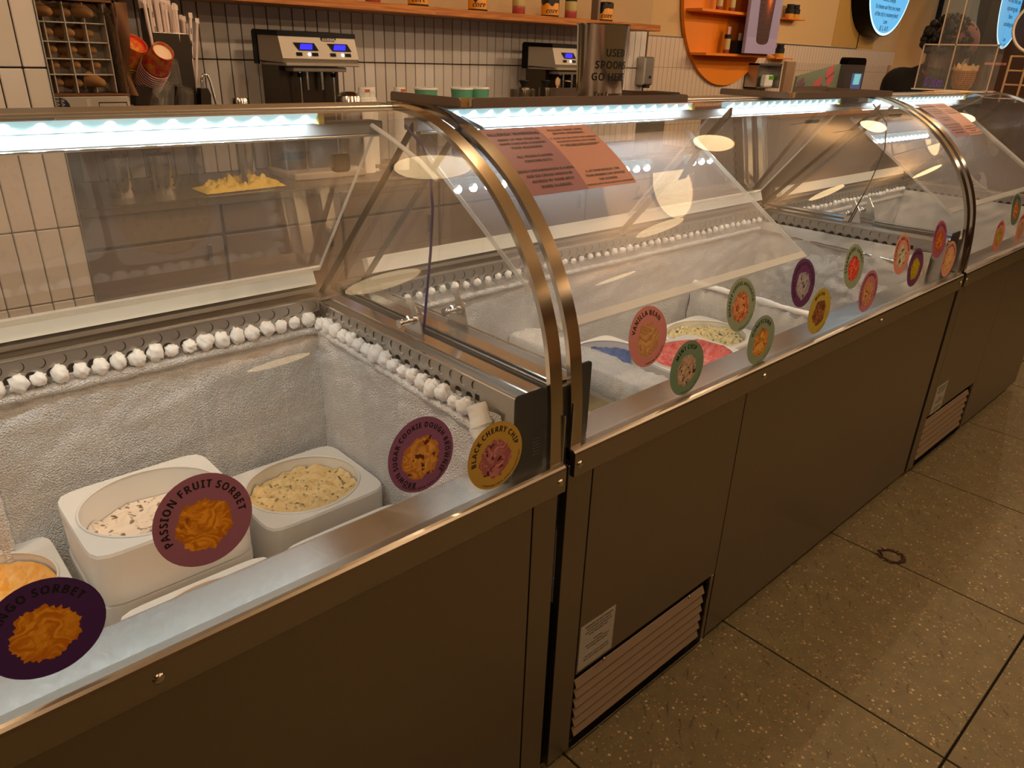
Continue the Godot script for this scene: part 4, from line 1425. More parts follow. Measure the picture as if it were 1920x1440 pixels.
func build_top_things() -> void:
	allergy_notice(0.940, 1.240, 0.503, 0.690, "pink and salmon allergy warning notice on the middle cabinet's glass beside the near arch")
	allergy_notice(3.080, 3.372, 0.516, 0.712, "copper lit allergy warning notice on the far cabinet's glass")
	shallow_tray(0.934, 1.66, -0.60, -0.362, 1.4475, 0.0185, "long brown metal tray on top of the middle cabinet holding the spoon bin", 0.026)
	shallow_tray(2.22, 2.955, -0.63, -0.385, 1.4475, 0.0185, "brown metal tray at the far end of the middle cabinet top", 0.03)
	# spoon bin
	var b := thing("spoon_bin", "tall stainless steel bin lettered used spoons go here, standing in the tray", "bin", Vector3(1.462, 1.451, -0.482))
	obj("shell", lt([Vector2(0, 0), Vector2(0.0545, 0), Vector2(0.0555, 0.002), Vector2(0.0625, 0.160), Vector2(0.064, 0.162), Vector2(0.064, 0.165), Vector2(0.061, 0.165), Vector2(0.054, 0.006), Vector2(0, 0.006)], 48), mat(Color(0.80, 0.79, 0.79), 0.17, 1.0), b)
	var ink := S()
	var put := func(p: Vector2) -> Vector3:
		var r := 0.0560 + 0.007 * p.y / 0.158
		var a := -0.40 + p.x / r
		return Vector3(sin(a) * r, p.y, cos(a) * r)
	for l in [["USED", 0.103, 0.023, 0.010], ["SPOONS", 0.077, 0.023, 0.004], ["GO HERE", 0.051, 0.023, 0.0]]:
		write(ink, l[0], l[2], Vector2(l[3], l[1]), put)
	write(ink, "Van Leeuwen", 0.017, Vector2(0.004, 0.012), put, serif, 0.25, 0.75)
	obj("lettering", ink, M.black_print, b)
	# clear acrylic stand on the far cabinet
	var h := thing("acrylic_stand", "clear acrylic display stand with purple script on top of the far cabinet", "stand", Vector3(4.20, 1.4475, -0.615))
	var edges := S()
	for q in [[Vector3(0, 0, -.165), Vector3(0, 0.205, -.165)], [Vector3(0, 0, -.02), Vector3(0, 0.46, -.02)], [Vector3(0, 0, .165), Vector3(0, 0.205, .165)], [Vector3(0, .205, -.165), Vector3(0, .205, .165)], [Vector3(0, .002, -.165), Vector3(0, .002, .165)], [Vector3(0.02, 0.2, -.105), Vector3(0.02, 0.46, -.105)]]:
		box(edges, (q[0] + q[1]) / 2, (q[1] - q[0]).abs() + Vector3(0.006, 0.006, 0.005))
	obj("edge", edges, mat(Color(0.66, 0.58, 0.50), 0.3), h)
	obj("foot", bx(Vector3(0.03, 0.002, 0), Vector3(0.14, 0.006, 0.33), 0.001), M.acrylic_edge, h)
	obj("front_pane", bx(Vector3(0.003, 0.103, 0), Vector3(0.004, 0.20, 0.328)), M.acrylic, h)
	obj("upper_pane", bx(Vector3(0.02, 0.33, 0.03), Vector3(0.004, 0.26, 0.27)), M.acrylic, h)
	obj("back_pane", bx(Vector3(0.10, 0.103, 0), Vector3(0.004, 0.20, 0.328)), M.acrylic, h)
	var sc := S()
	for l in [["Van", 0.058, 0.10, 0.035]]:
		write(sc, l[0], l[1], Vector2(0.085, l[3]), func(p: Vector2) -> Vector3: return Vector3(-0.006, p.y, p.x - 0.165), serif, 0.3, 0.8)
	obj("lettering", sc, mat(Color(0.36, 0.24, 0.62), 0.6), h)
	var cn := thing("waffle_bowl", "brown waffle cone bowl in a torn paper wrapper inside the acrylic stand", "waffle cone", Vector3(4.26, 1.4505, -0.585))
	obj("bowl", lt([Vector2(0, 0), Vector2(0.03, 0.0), Vector2(0.045, 0.02), Vector2(0.052, 0.06), Vector2(0.05, 0.095), Vector2(0.046, 0.095), Vector2(0.046, 0.05), Vector2(0, 0.01)], 32), waffle_mat(), cn)
	var wr := S()
	sheet(wr, 30, 3, func(u: float, v: float) -> Vector3:
		var a := u * TAU
		var r := 0.051 + 0.004 * v
		return Vector3(cos(a) * r, 0.088 + v * (0.02 + 0.012 * sin(a * 5.0) + 0.008 * sin(a * 11.0)), sin(a) * r))
	obj("paper_frill", wr, mat(Color(0.78, 0.64, 0.48), 0.8), cn)
	# flat cards lying on the far cabinet top
	for i in 4:
		var cd := obj("flat_card", bx(Vector3.ZERO, Vector3(0.13, 0.004, 0.05), 0.001), mat([Color(0.80, 0.56, 0.30), Color(0.84, 0.66, 0.44), Color(0.86, 0.70, 0.36), Color(0.78, 0.42, 0.36)][i], 0.6))
		cd.position = Vector3([3.72, 3.95, 4.08, 4.36][i], 1.4497, [-0.52, -0.54, -0.505, -0.50][i])
		cd.rotation.y = [0.1, -0.15, 0.2, 0.0][i]
		tag(cd, ["tan card lying on the far cabinet top before the acrylic stand", "peach card lying under the acrylic stand's left corner", "yellow card lying beside the acrylic stand's foot", "reddish card lying at the right end of the far cabinet top"][i], "card", "cards on the far cabinet top")


func waffle_mat() -> StandardMaterial3D:
	var m := mat(Color.WHITE, 0.7)
	var im := Image.create(64, 64, false, Image.FORMAT_RGB8)
	for y in 64:
		for x in 64:
			im.set_pixel(x, y, Color(0.20, 0.12, 0.08) if x % 16 < 9 and y % 16 < 8 else Color(0.62, 0.44, 0.28))
	m.albedo_texture = image_tex(im)
	m.uv1_triplanar = true
	m.uv1_scale = Vector3(28, 28, 28)
	return m


# ---------------------------------------------------------------- the staff counter along the back wall
const CT := 1.05    # its top
const RT := 1.245   # the riser's top

func build_back_counter() -> void:
	var c := thing("back_counter", "brown back counter running along the tiled wall behind the cabinets", "counter")
	obj("worktop", sp(Vector3(0.53, CT - 0.03, -2.405), Vector3(4.05, CT, -1.87), 0.003), M.counter, c)
	obj("edge_trim", sp(Vector3(0.53, CT - 0.006, -1.871), Vector3(4.05, CT + 0.0015, -1.866)), M.bright, c)
	obj("plinth", sp(Vector3(0.55, 0, -2.38), Vector3(4.03, 0.1, -1.95)), M.gap, c)
	obj("carcass", sp(Vector3(0.54, 0.1, -2.39), Vector3(4.04, CT - 0.03, -1.92)), M.dark_steel, c)
	for i in 7:
		var x := 0.56 + i * 0.497
		var d := obj("door", sp(Vector3(x, 0.12, -1.92), Vector3(x + 0.485, 0.90, -1.90), 0.002), M.cupboard, c)
		obj("handle", sp(Vector3(x + 0.42, 0.80, -1.90), Vector3(x + 0.435, 0.88, -1.885), 0.003), M.bright, d)
		obj("drawer", sp(Vector3(x, 0.912, -1.92), Vector3(x + 0.485, CT - 0.036, -1.90), 0.002), M.cupboard, c)
	# wooden shelf with jars
	var sh := thing("wall_shelf", "long honey coloured wooden shelf above the tiles", "shelf")
	obj("board", sp(Vector3(0.7, 1.694, -2.40), Vector3(3.87, 1.727, -2.15), 0.002), M.wood, sh)
	var jar := [[1.93, "sprinkle"], [2.165, "syrup"], [2.51, "syrup"], [2.775, "sprinkle"], [2.995, "syrup"], [3.15, "sprinkle"], [3.42, "syrup"], [3.345, "book"]]
	var words := ["first pink sprinkle jar from the left on the wooden shelf", "first yellow syrup can on the wooden shelf, left of the notice", "second yellow syrup can on the wooden shelf", "pink sprinkle jar between the second and third syrup cans", "third yellow syrup can on the wooden shelf, with a dark dripping lid", "pink sprinkle jar left of the spoon bin", "last yellow syrup can on the wooden shelf, above the spoon bin", "thin dark card standing beside the last syrup can"]
	for i in jar.size():
		var at := Vector3(jar[i][0], 1.7275, -2.20)
		if jar[i][1] == "book":
			tag(obj("dark_card", bx(at + Vector3(0, 0.055, 0), Vector3(0.018, 0.11, 0.05), 0.001), M.tray), words[i], "card")
		elif jar[i][1] == "syrup":
			var t := thing("syrup_can", words[i], "can", at, "yellow syrup cans on the shelf")
			obj("can", lt([Vector2(0, 0), Vector2(0.042, 0), Vector2(0.046, 0.004), Vector2(0.046, 0.075), Vector2(0.044, 0.08)], 28), mat(Color(0.86, 0.55, 0.06), 0.4), t)
			obj("base_ring", lt([Vector2(0.0465, 0), Vector2(0.0468, 0.004), Vector2(0.0462, 0.007)], 28), M.black_matt, t)
			var lid := S()
			sheet(lid, 28, 4, func(u: float, v: float) -> Vector3:
				var a := u * TAU
				var drip := 0.030 * maxf(0, sin(a * 5.0 + i) * 0.6 + sin(a * 3.0) * 0.5)
				return Vector3(cos(a) * 0.0468, lerpf(0.062 - drip, 0.088, v), sin(a) * 0.0468))
			lathe(lid, [Vector2(0.0468, 0.088), Vector2(0.040, 0.093), Vector2(0, 0.093)], 28)
			obj("dripping_lid", lid, mat(Color(0.10, 0.06, 0.04), 0.35), t)
			var ink := S()
			write(ink, "core", 0.030, Vector2(0.006, 0.026), func(p: Vector2) -> Vector3:
				var a := -0.62 + p.x / 0.047
				return Vector3(sin(a) * 0.0473, p.y, cos(a) * 0.0473), serif, 0.3)
			obj("lettering", ink, M.black_print, t)
		else:
			var t := thing("sprinkle_jar", words[i], "jar", at, "sprinkle jars on the shelf")
			obj("jar", lt([Vector2(0, 0), Vector2(0.030, 0), Vector2(0.032, 0.003), Vector2(0.032, 0.035), Vector2(0.031, 0.04)], 24), mat(Color(0.62, 0.26, 0.24), 0.25), t)
			obj("label_band", lt([Vector2(0.0325, 0.036), Vector2(0.0325, 0.075), Vector2(0.030, 0.080), Vector2(0, 0.080)], 24), mat(Color(0.66, 0.58, 0.32), 0.5), t)
			obj("cap", lt([Vector2(0.031, 0.08), Vector2(0.031, 0.10), Vector2(0, 0.10)], 24), M.black_matt, t)
	# a steel riser carrying cones, cups and straws
	var rs := thing("counter_riser", "steel riser shelf on the back counter carrying cones, cups and straws", "shelf")
	obj("board", sp(Vector3(0.535, RT - 0.015, -2.40), Vector3(1.20, RT, -1.93), 0.002), M.steel, rs)
	for lx in [0.56, 1.17]:
		for lz in [-2.38, -1.95]:
			obj("leg", sp(Vector3(lx - 0.012, CT, lz - 0.012), Vector3(lx + 0.012, RT - 0.015, lz + 0.012), 0.002), M.steel, rs)
	# cone cartons at the left
	var lo := thing("carton", "closed pale carton with a navy sticker under the box of cones", "box", Vector3(0.665, CT, -2.12))
	obj("box", sp(Vector3(-0.12, 0.1955, -0.18), Vector3(0.15, 0.332, 0.18), 0.004), M.carton, lo)
	obj("sticker", pr(circle(0.028, 24), Vector3(-0.056, 0.302, 0.18), Vector3.RIGHT, Vector3.UP, Vector3(0, 0, 0.0008)), M.navy, lo)
	var fr := S()
	for i in 3:
		write(fr, "FRAGILE", 0.015, Vector2(-0.056 + 0.0, 0.312 - i * 0.016), func(p: Vector2) -> Vector3: return Vector3(-0.056 + (p.y - 0.302) * 0.9, 0.302 - (p.x + 0.056), 0.1812))
	obj("lettering", fr, M.carton, lo)
	obj("seam_tape", bx(Vector3(0.026, 0.265, 0.1803), Vector3(0.012, 0.12, 0.0006)), M.card, lo)
	var frame := S()
	for r in [[Vector3(0.055, .276, 0), Vector3(.14, .279, 0)], [Vector3(0.055, .312, 0), Vector3(.14, .315, 0)], [Vector3(0.055, .276, 0), Vector3(.057, .315, 0)], [Vector3(.138, .276, 0), Vector3(.14, .315, 0)]]:
		span(frame, r[0] + Vector3(0, 0, .18), r[1] + Vector3(0, 0, .1808))
	obj("printed_frame", frame, M.notice_print, lo)
	var hi := thing("cone_box", "open cardboard box lying on its side with cone cells facing the room", "box", Vector3(0.675, 1.384, -1.955))
	obj("cell_floor", sp(Vector3(-.142, .007, -.078), Vector3(.114, .266, -.075)), M.card, hi)
	obj("back_wall", sp(Vector3(-.15, 0, -.20), Vector3(.145, .275, -.194)), M.card, hi)
	obj("side_wall", sp(Vector3(.139, 0, -.20), Vector3(.145, .275, 0.0)), M.kraft, hi)
	obj("side_wall", sp(Vector3(-.15, 0, -.20), Vector3(-.144, .275, 0.0)), M.kraft, hi)
	obj("top_wall", sp(Vector3(-.15, .269, -.20), Vector3(.145, .275, 0.0)), M.kraft, hi)
	obj("bottom_wall", sp(Vector3(-.15, 0, -.20), Vector3(.145, .006, 0.012)), M.kraft, hi)
	var flap := S()
	sheet(flap, 6, 10, func(u: float, v: float) -> Vector3:
		return Vector3(lerpf(0.145, 0.165, u) - 0.012 * sin(v * 5) * u, lerpf(0.0, 0.272, v), 0.012 * sin(v * 9 + u * 3) + 0.03 * u))
	obj("side_flap", flap, M.kraft, hi)
	var lin := S()
	var ln := FastNoiseLite.new()
	ln.frequency = 12.0
	sheet(lin, 40, 12, func(u: float, v: float) -> Vector3:
		var t := u * 2.0
		var p := Vector2(lerpf(-0.14, 0.138, t), 0.266) if t < 1.0 else Vector2(0.138, lerpf(0.266, 0.01, t - 1.0))
		var inw := Vector2(0, -1) if t < 1.0 else Vector2(-1, 0)
		var k := ln.get_noise_2d(u * 3, v) * 0.010
		var cr := 0.022 * exp(-pow((u - 0.5) * 9, 2))
		return Vector3(p.x + inw.x * (0.004 + v * 0.012 + k + cr), p.y + inw.y * (0.004 + v * 0.012 + k + cr), 0.028 - v * 0.07 + k))
	obj("liner_sheet", lin, M.liner, hi)
	var xs := [-0.113, -0.057, -0.001, 0.056, 0.112]
	var ys := [0.010, 0.061, 0.106, 0.154, 0.208, 0.262]
	for i in 5:
		obj("divider", sp(Vector3(xs[i] - 0.0016, 0.008, -0.075), Vector3(xs[i] + 0.0016, 0.265, -0.006 - 0.006 * (i % 2))), M.card, hi)
	for j in range(1, 5):
		obj("divider", sp(Vector3(-0.142, ys[j] - 0.0016, -0.075), Vector3(0.113, ys[j] + 0.0016, -0.008)), M.card, hi)
	var cm := S()
	lathe(cm, [Vector2(0, 0.0), Vector2(0.006, 0.002), Vector2(0.011, 0.009), Vector2(0.016, 0.03), Vector2(0.021, 0.05), Vector2(0.0215, 0.058), Vector2(0.0, 0.058)], 18)
	cm.generate_normals()
	var cone_mesh := cm.commit()
	var rows_ := ["bottom", "second", "middle", "fourth", "top"]
	for i in 4:
		for j in 5:
			var big := (i == 3 and j == 4) or (i == 3 and j == 0) or (i == 1 and j == 4)
			var t := thing("sugar_cone", "tan sugar cone in the %s row of the open box, %s cell%s" % [rows_[j], ["first", "second", "third", "last"][i], ", sticking far out" if big else ""], "cone", hi.position + Vector3((xs[i] + xs[i + 1]) / 2 - 0.008, ys[j] + 0.024, 0.012 if big else -0.014 - 0.012 * rng.randf()), "sugar cones in the open box")
			t.basis = Basis.looking_at(Vector3(rng.randf_range(0.35, 0.75), rng.randf_range(-0.35, -0.05), 1.0).normalized() * -1.0, Vector3.UP) * Basis(Vector3.RIGHT, -PI / 2)
			var o := obj("shell", cone_mesh, M.cone, t)
			if big:
				o.scale = Vector3(1.12, 1.0, 1.12)
	# straws in their dark holder
	var hd := thing("straw_holder", "dark steel holder full of paper wrapped straws against the tiles", "holder", Vector3(1.025, CT, -2.12))
	obj("front", pr([Vector2(-.062, .196), Vector2(.052, .196), Vector2(.060, .44), Vector2(.066, .49), Vector2(.058, .524), Vector2(-.060, .526)], Vector3(0, 0, .045), Vector3.RIGHT, Vector3.UP, Vector3(0, 0, .003)), M.dark_steel, hd)
	obj("side", sp(Vector3(-.064, .196, -.05), Vector3(-.061, .60, .045)), M.dark_steel, hd)
	obj("side", sp(Vector3(.058, .196, -.05), Vector3(.061, .50, .045)), M.dark_steel, hd)
	obj("back", sp(Vector3(-.064, .196, -.053), Vector3(.061, .55, -.05)), M.dark_steel, hd)
	obj("foot", sp(Vector3(-.064, .1955, -.05), Vector3(.061, .21, .048)), M.dark_steel, hd)
	var rim := S()
	rod(rim, Vector3(-.060, .526, .047), Vector3(.058, .524, .047), 0.0022, 8)
	obj("rim", rim, M.bright, hd)
	var straw_m := [mat(Color(0.86, 0.78, 0.74), 0.8), mat(Color(0.80, 0.71, 0.67), 0.8)]
	for i in 42:
		var t01 := i / 41.0
		var row := i % 3
		var a := Vector3(lerpf(-.052, .050, t01), 0.22, lerpf(.036, -.03, row / 2.0))
		var lean := lerpf(-0.015, 0.020, t01) + (0.05 * maxf(0, t01 - 0.75) * 4 if row == 0 else 0.0)
		var top := a + Vector3(lean + rng.randf_range(-.006, .006), rng.randf_range(0.385, 0.43) - 0.05 * pow(t01, 3) * 2.0, rng.randf_range(-.01, .01))
		var st := S()
		rod(st, a, top, 0.0052, 8)
		st.generate_normals()
		var s := thing("straw", "paper wrapped drinking straw standing in the dark holder", "straw", hd.position, "paper wrapped straws in the holder")
		obj("wrapper", st.commit(), straw_m[i % 2], s)
		var tp := S()
		box(tp, top + Vector3(0.001, 0.006, 0), Vector3(0.013, 0.018, 0.0015), 0.0, Transform3D())
		obj("crimped_end", tp, straw_m[0], s)
		if i % 5 == 1:
			var pm := S()
			for k in 4:
				var c0 := a.lerp(top, 0.55 + k * 0.11) + Vector3(0, 0, 0.0053)
				box(pm, c0, Vector3(0.0022, 0.018, 0.0006))
			obj("printed_mark", pm, M.black_print, s)
	# paper cups, upside down and nested, leaning out of a steel dispenser
	cup_stack(Vector3(0.950, 1.520, -1.955), Vector3(0.940, 1.468, -2.025), 13, 0.034, 0.045, "pink printed paper cup in the leaning stack, %s from its base", "pink paper cups nested in the leaning stack", Color(0.70, 0.13, 0.24), false)
	cup_stack(Vector3(0.897, 1.540, -2.050), Vector3(0.879, 1.488, -2.105), 8, 0.038, 0.047, "yellow rimmed paper cup behind the pink stack, %s from its base", "yellow rimmed paper cups nested behind", Color(0.66, 0.50, 0.06), true)
	var ds := thing("cup_dispenser", "dark steel cup dispenser of slanted troughs on the back counter", "dispenser", Vector3(0.95, CT, -2.1))
	for q in [[Vector3(-.105, .30, .06), Vector3(-.045, .36, .065), 0.25], [Vector3(-.10, .15, .03), Vector3(-.03, .34, .10), 0.2], [Vector3(.045, .30, -.05), Vector3(.115, .44, .03), -0.1], [Vector3(.035, .18, .02), Vector3(.065, .36, .09), 0.1], [Vector3(.125, .20, .0), Vector3(.16, .35, .06), -0.12]]:
		obj("trough", pr([Vector2(0, 0), Vector2(q[1].x - q[0].x, 0), Vector2(q[1].x - q[0].x, (q[1].y - q[0].y) * 0.86), Vector2((q[1].x - q[0].x) * 0.72, q[1].y - q[0].y), Vector2(0, q[1].y - q[0].y)], q[0], Vector3(1, 0, -q[2]).normalized(), Vector3(0.10, 1, 0).normalized(), Vector3(0, 0, 0.06)), M.dark_steel, ds)
	obj("base", sp(Vector3(-.10, .1955, .03), Vector3(.16, .215, .10), 0.003), M.dark_steel, ds)
	var steel_frame := S()
	tube(steel_frame, [Vector3(1.095, RT + 0.002, -2.06), Vector3(1.105, 1.43, -2.06), Vector3(1.112, 1.445, -2.06), Vector3(1.128, 1.443, -2.06), Vector3(1.135, 1.42, -2.06), Vector3(1.155, RT + 0.002, -2.04)], 0.005, 8)
	tag(obj("wire_stand", steel_frame, M.bright), "bright bent wire stand right of the cup dispenser", "stand")
	for q in [[Vector3(0.985, 1.50, -2.02), Vector3(0.985, 1.42, -2.03), 0.036, "clear plastic cup in the upright stack below the straws", 2], [Vector3(0.945, 1.425, -1.97), Vector3(0.925, 1.32, -2.0), 0.040, "clear plastic cup in the shining stack before the pink cups", 3], [Vector3(1.022, 1.405, -2.0), Vector3(1.01, 1.32, -2.02), 0.034, "clear plastic cup in the small stack at the dispenser's right", 2], [Vector3(0.952, 1.345, -1.96), Vector3(0.95, 1.27, -1.97), 0.036, "clear domed cup lowest in front of the dispenser", 2]]:
		var T := along(q[1], q[0])
		var L: float = q[0].distance_to(q[1])
		for k in q[4]:
			var st := S()
			var r: float = q[2]
			lathe(st, [Vector2(r, 0), Vector2(r * 1.04, 0.002), Vector2(r, 0.005), Vector2(r * 0.86, L * 0.8), Vector2(r * 0.78, L * 0.92), Vector2(r * 0.5, L), Vector2(0, L * 1.0)], 22, T.translated_local(Vector3(0, -0.010 * k, 0)))
			var o := obj("clear_cup", st, M.clear_cup)
			tag(o, q[3] + ", %s from its top" % ORD[k], "cup", "clear plastic cups by the dispenser")
	mixer(Vector3(1.575, CT, -2.14), "double spindle drink mixer with two blue displays on the back counter", 0)
	mixer(Vector3(3.045, CT, -2.14), "second drink mixer half hidden behind the spoon bin", 1)
	# small things along the counter; all stand on it
	var put := func(called: String, label: String, cat: String, prof: Array, m: Material, x: float, z := -2.1, group := "") -> Node3D:
		var t := thing(called, label, cat, Vector3(x, CT, z), group)
		obj("body", lt(prof, 28), m, t)
		return t
	put.call("steel_bowl", "small dark steel bowl upside down right of the first mixer", "bowl", [Vector2(0, 0.332), Vector2(0.03, 0.331), Vector2(0.052, 0.315), Vector2(0.06, 0.285), Vector2(0.062, 0.2), Vector2(0.062, 0)], M.bright, 1.738, -2.12)
	for q in [[1.803, "left of a touching pair of white ribbed bottles", -2.1], [1.848, "right of a touching pair of white ribbed bottles", -2.13], [1.985, "lone white ribbed bottle beside the brown tray's corner", -2.1]]:
		var t: Node3D = put.call("white_bottle", q[1], "bottle", [Vector2(0, 0), Vector2(0.034, 0), Vector2(0.034, 0.24), Vector2(0.033, 0.285), Vector2(0.028, 0.300), Vector2(0.0285, 0.305), Vector2(0.024, 0.308), Vector2(0.026, 0.322)], M.white, q[0], q[2], "white ribbed bottles on the back counter")
		obj("cap", lt([Vector2(0.026, 0.322), Vector2(0.027, 0.324), Vector2(0.025, 0.348), Vector2(0, 0.348)], 24), M.white, t)
		if q[0] < 1.82 or q[0] > 1.9:
			var pn := S()
			box(pn, Vector3(0, 0.336, 0.026), Vector3(0.022, 0.012, 0.002))
			obj("sticker", pn, mat(Color(0.72, 0.34, 0.12), 0.6), t)
	for q in [[2.127, "first mint green paper tub, left of the tray corner"], [2.335, "middle mint green paper tub on the back counter"], [2.462, "last mint green paper tub, partly behind its neighbour"]]:
		var back_z := -2.1 if q[0] < 2.4 else -2.13
		var t: Node3D = put.call("mint_tub", q[1], "tub", [Vector2(0, 0.22), Vector2(0.043, 0.22), Vector2(0.0515, 0.338), Vector2(0.048, 0.338), Vector2(0.046, 0.33), Vector2(0, 0.33)], mat(Color(0.34, 0.60, 0.48), 0.5), q[0], back_z, "mint green paper tubs on the back counter")
		obj("rim", lt([Vector2(0.050, 0.336), Vector2(0.0535, 0.338), Vector2(0.054, 0.343), Vector2(0.051, 0.347), Vector2(0.048, 0.345)], 32), M.white, t)
		obj("filling", lt([Vector2(0, 0.342), Vector2(0.049, 0.340)], 32), mat(Color(0.52, 0.36, 0.26), 0.7), t)
		obj("stand", lt([Vector2(0.05, 0), Vector2(0.05, 0.22)], 24), M.dark_steel, t)
		if q[0] > 2.2:
			var w := S()
			write(w, "Van Leeuwen", 0.022, Vector2(0.0, 0.290), func(p: Vector2) -> Vector3:
				var a := -0.45 + p.x / 0.050
				return Vector3(sin(a) * 0.0490, p.y, cos(a) * 0.0490), serif, 0.3, 0.8)
			obj("lettering", w, M.black_print, t)
	for q in [[2.735, "larger glass jar with a black stopper, left of the tamper"], [2.885, "glass jar with a black stopper beside the black tamper"], [2.665, "small dim glass jar left of the stoppered jars"], [2.795, "small glass pot between the two stoppered jars"], [2.965, "small glass pot behind the black tamper"]]:
		var small: bool = q[0] < 2.7 or (q[0] > 2.78 and q[0] < 2.85) or q[0] > 2.95
		var hh := 0.345 if not small else 0.338
		var rr := 0.034 if not small else 0.018
		var t: Node3D = put.call("glass_jar", q[1], "jar", [Vector2(0, 0), Vector2(rr, 0), Vector2(rr, hh - 0.012), Vector2(rr * 0.9, hh), Vector2(rr * 0.6, hh)], mat(Color(0.42, 0.38, 0.33), 0.12, 0.7), q[0], -2.1, "glass jars on the back counter")
		if not small:
			obj("stopper", lt([Vector2(0.014, hh), Vector2(0.015, hh + 0.012), Vector2(0.026, hh + 0.030), Vector2(0.024, hh + 0.034), Vector2(0, hh + 0.034)], 20), M.black_matt, t)
	var lab := obj("price_tag", bx(Vector3(2.83, CT + 0.325, -2.06), Vector3(0.034, 0.05, 0.004), 0.001, Transform3D()), M.dark_steel)
	tag(lab, "small dark upright tag between the stoppered jars", "tag")
	var tm := thing("tamper", "black handled tamper with a pale top standing among the jars", "tamper", Vector3(2.972, CT, -2.03))
	var ts := S()
	rod(ts, Vector3(0.003, 0.30, 0), Vector3(0.008, 0.375, 0), 0.0165, 16)
	obj("handle", ts, M.black, tm)
	var tb := S()
	rod(tb, Vector3(0.003, 0, 0), Vector3(0.003, 0.30, 0), 0.009, 12)
	rod(tb, Vector3(0.008, 0.375, 0), Vector3(0.0085, 0.380, 0), 0.0155, 16)
	obj("shaft", tb, mat(Color(0.80, 0.66, 0.50), 0.5), tm)
	var spn := thing("wooden_spoon", "pale wooden spoon head standing behind the tamper", "spoon", Vector3(2.955, CT, -2.08))
	var ss := S()
	sheet(ss, 14, 9, func(u: float, v: float) -> Vector3:
		var a := u * TAU
		var e := (v - 0.5) * PI
		return Vector3(cos(a) * cos(e) * 0.017, 0.372 + sin(e) * 0.024, sin(a) * cos(e) * 0.006))
	obj("head", ss, mat(Color(0.82, 0.66, 0.50), 0.6), spn)
	var sh2 := S()
	rod(sh2, Vector3(0, 0, 0), Vector3(0, 0.352, 0), 0.006, 8)
	obj("stem", sh2, mat(Color(0.82, 0.66, 0.50), 0.6), spn)
	put.call("steel_shaker", "short steel cup right of the wire stand", "cup", [Vector2(0, 0), Vector2(0.03, 0), Vector2(0.034, 0.30), Vector2(0.030, 0.313), Vector2(0, 0.313)], M.bright, 1.255)
	# seen through the lid: caddies, cloth, dish
	for q in [[0.765, -2.03, "left perforated steel caddy seen through the near lid"], [0.905, -2.03, "right perforated steel caddy seen through the near lid"]]:
		var t: Node3D = put.call("utensil_caddy", q[2], "caddy", [Vector2(0, 0), Vector2(0.042, 0), Vector2(0.042, 0.135), Vector2(0.044, 0.137), Vector2(0.04, 0.137), Vector2(0.038, 0.004), Vector2(0, 0.004)], M.steel, q[0], q[1], "perforated steel caddies on the back counter")
		for k in 18:
			var a := TAU * (k % 9) / 9.0 + 0.2
			var y := 0.03 + 0.03 * (k / 9)
			var hole := lt([Vector2(0, 0.0005), Vector2(0.0055, 0.0005)], 10, along(Vector3(cos(a) * 0.042, y, sin(a) * 0.042), Vector3(cos(a) * 0.06, y, sin(a) * 0.06)))
			obj("hole", hole, M.gap, t)
	var cl := S()
	var cn := FastNoiseLite.new()
	cn.seed = 4
	cn.frequency = 9.0
	sheet(cl, 40, 18, func(u: float, v: float) -> Vector3:
		var x := lerpf(1.01, 1.33, u)
		var k := sin(PI * u) * sin(PI * v)
		return Vector3(x, CT + 0.004 + pow(k, 0.5) * (0.012 + 0.065 * absf(cn.get_noise_2d(u * 0.5 + 2, v * 0.35)) + 0.02 * absf(cn.get_noise_2d(u * 1.4, v * 0.9))), lerpf(-1.90, -2.05, v) - u * 0.03 + 0.012 * cn.get_noise_2d(u * 2 + 5, v)))
	tag(obj("yellow_cloth", cl, M.cloth), "crumpled yellow cloth lying on the edge of the back counter", "cloth")
	var ry := thing("steel_dish", "shallow steel dish with raised rim behind the near lid's right end", "dish", Vector3(1.80, CT, -2.2))
	var dst := S()
	var rp := rounded(0.30, 0.22, 0.04)
	for i in rp.size():
		var a: Vector2 = rp[i]
		var b: Vector2 = rp[(i + 1) % rp.size()]
		quad(dst, Vector3(a.x, 0.03, a.y), Vector3(b.x, 0.03, b.y), Vector3(b.x * 0.9, 0.003, b.y * 0.9), Vector3(a.x * 0.9, 0.003, a.y * 0.9), Vector3(0, 0.05, 0))
		tri(dst, Vector3(a.x * 0.9, 0.003, a.y * 0.9), Vector3(b.x * 0.9, 0.003, b.y * 0.9), Vector3(0, 0.003, 0), Vector3(0, -1, 0))
	obj("dish", dst, M.steel, ry)
	# wall soap dispenser at the end of the tiles
	var so := thing("soap_dispenser", "grey wall soap dispenser at the right end of the back wall tiles", "dispenser", Vector3(4.03, 1.395, -2.398))
	obj("body", bx(Vector3(0, 0.08, 0.035), Vector3(0.095, 0.165, 0.07), 0.008), M.plate, so)
	obj("window", bx(Vector3(0.012, 0.045, 0.071), Vector3(0.016, 0.016, 0.002), 0.0), M.gap, so)
	obj("spout", bx(Vector3(0.01, -0.004, 0.045), Vector3(0.04, 0.03, 0.04), 0.004), M.black_matt, so)


const ORD := ["first", "second", "third", "fourth", "fifth", "sixth", "seventh", "eighth", "ninth", "tenth", "eleventh", "twelfth", "thirteenth"]


func circle(r: float, n: int) -> Array:
	var out := []
	for k in n: out.append(Vector2(cos(TAU * k / n), sin(TAU * k / n)) * r)
	return out


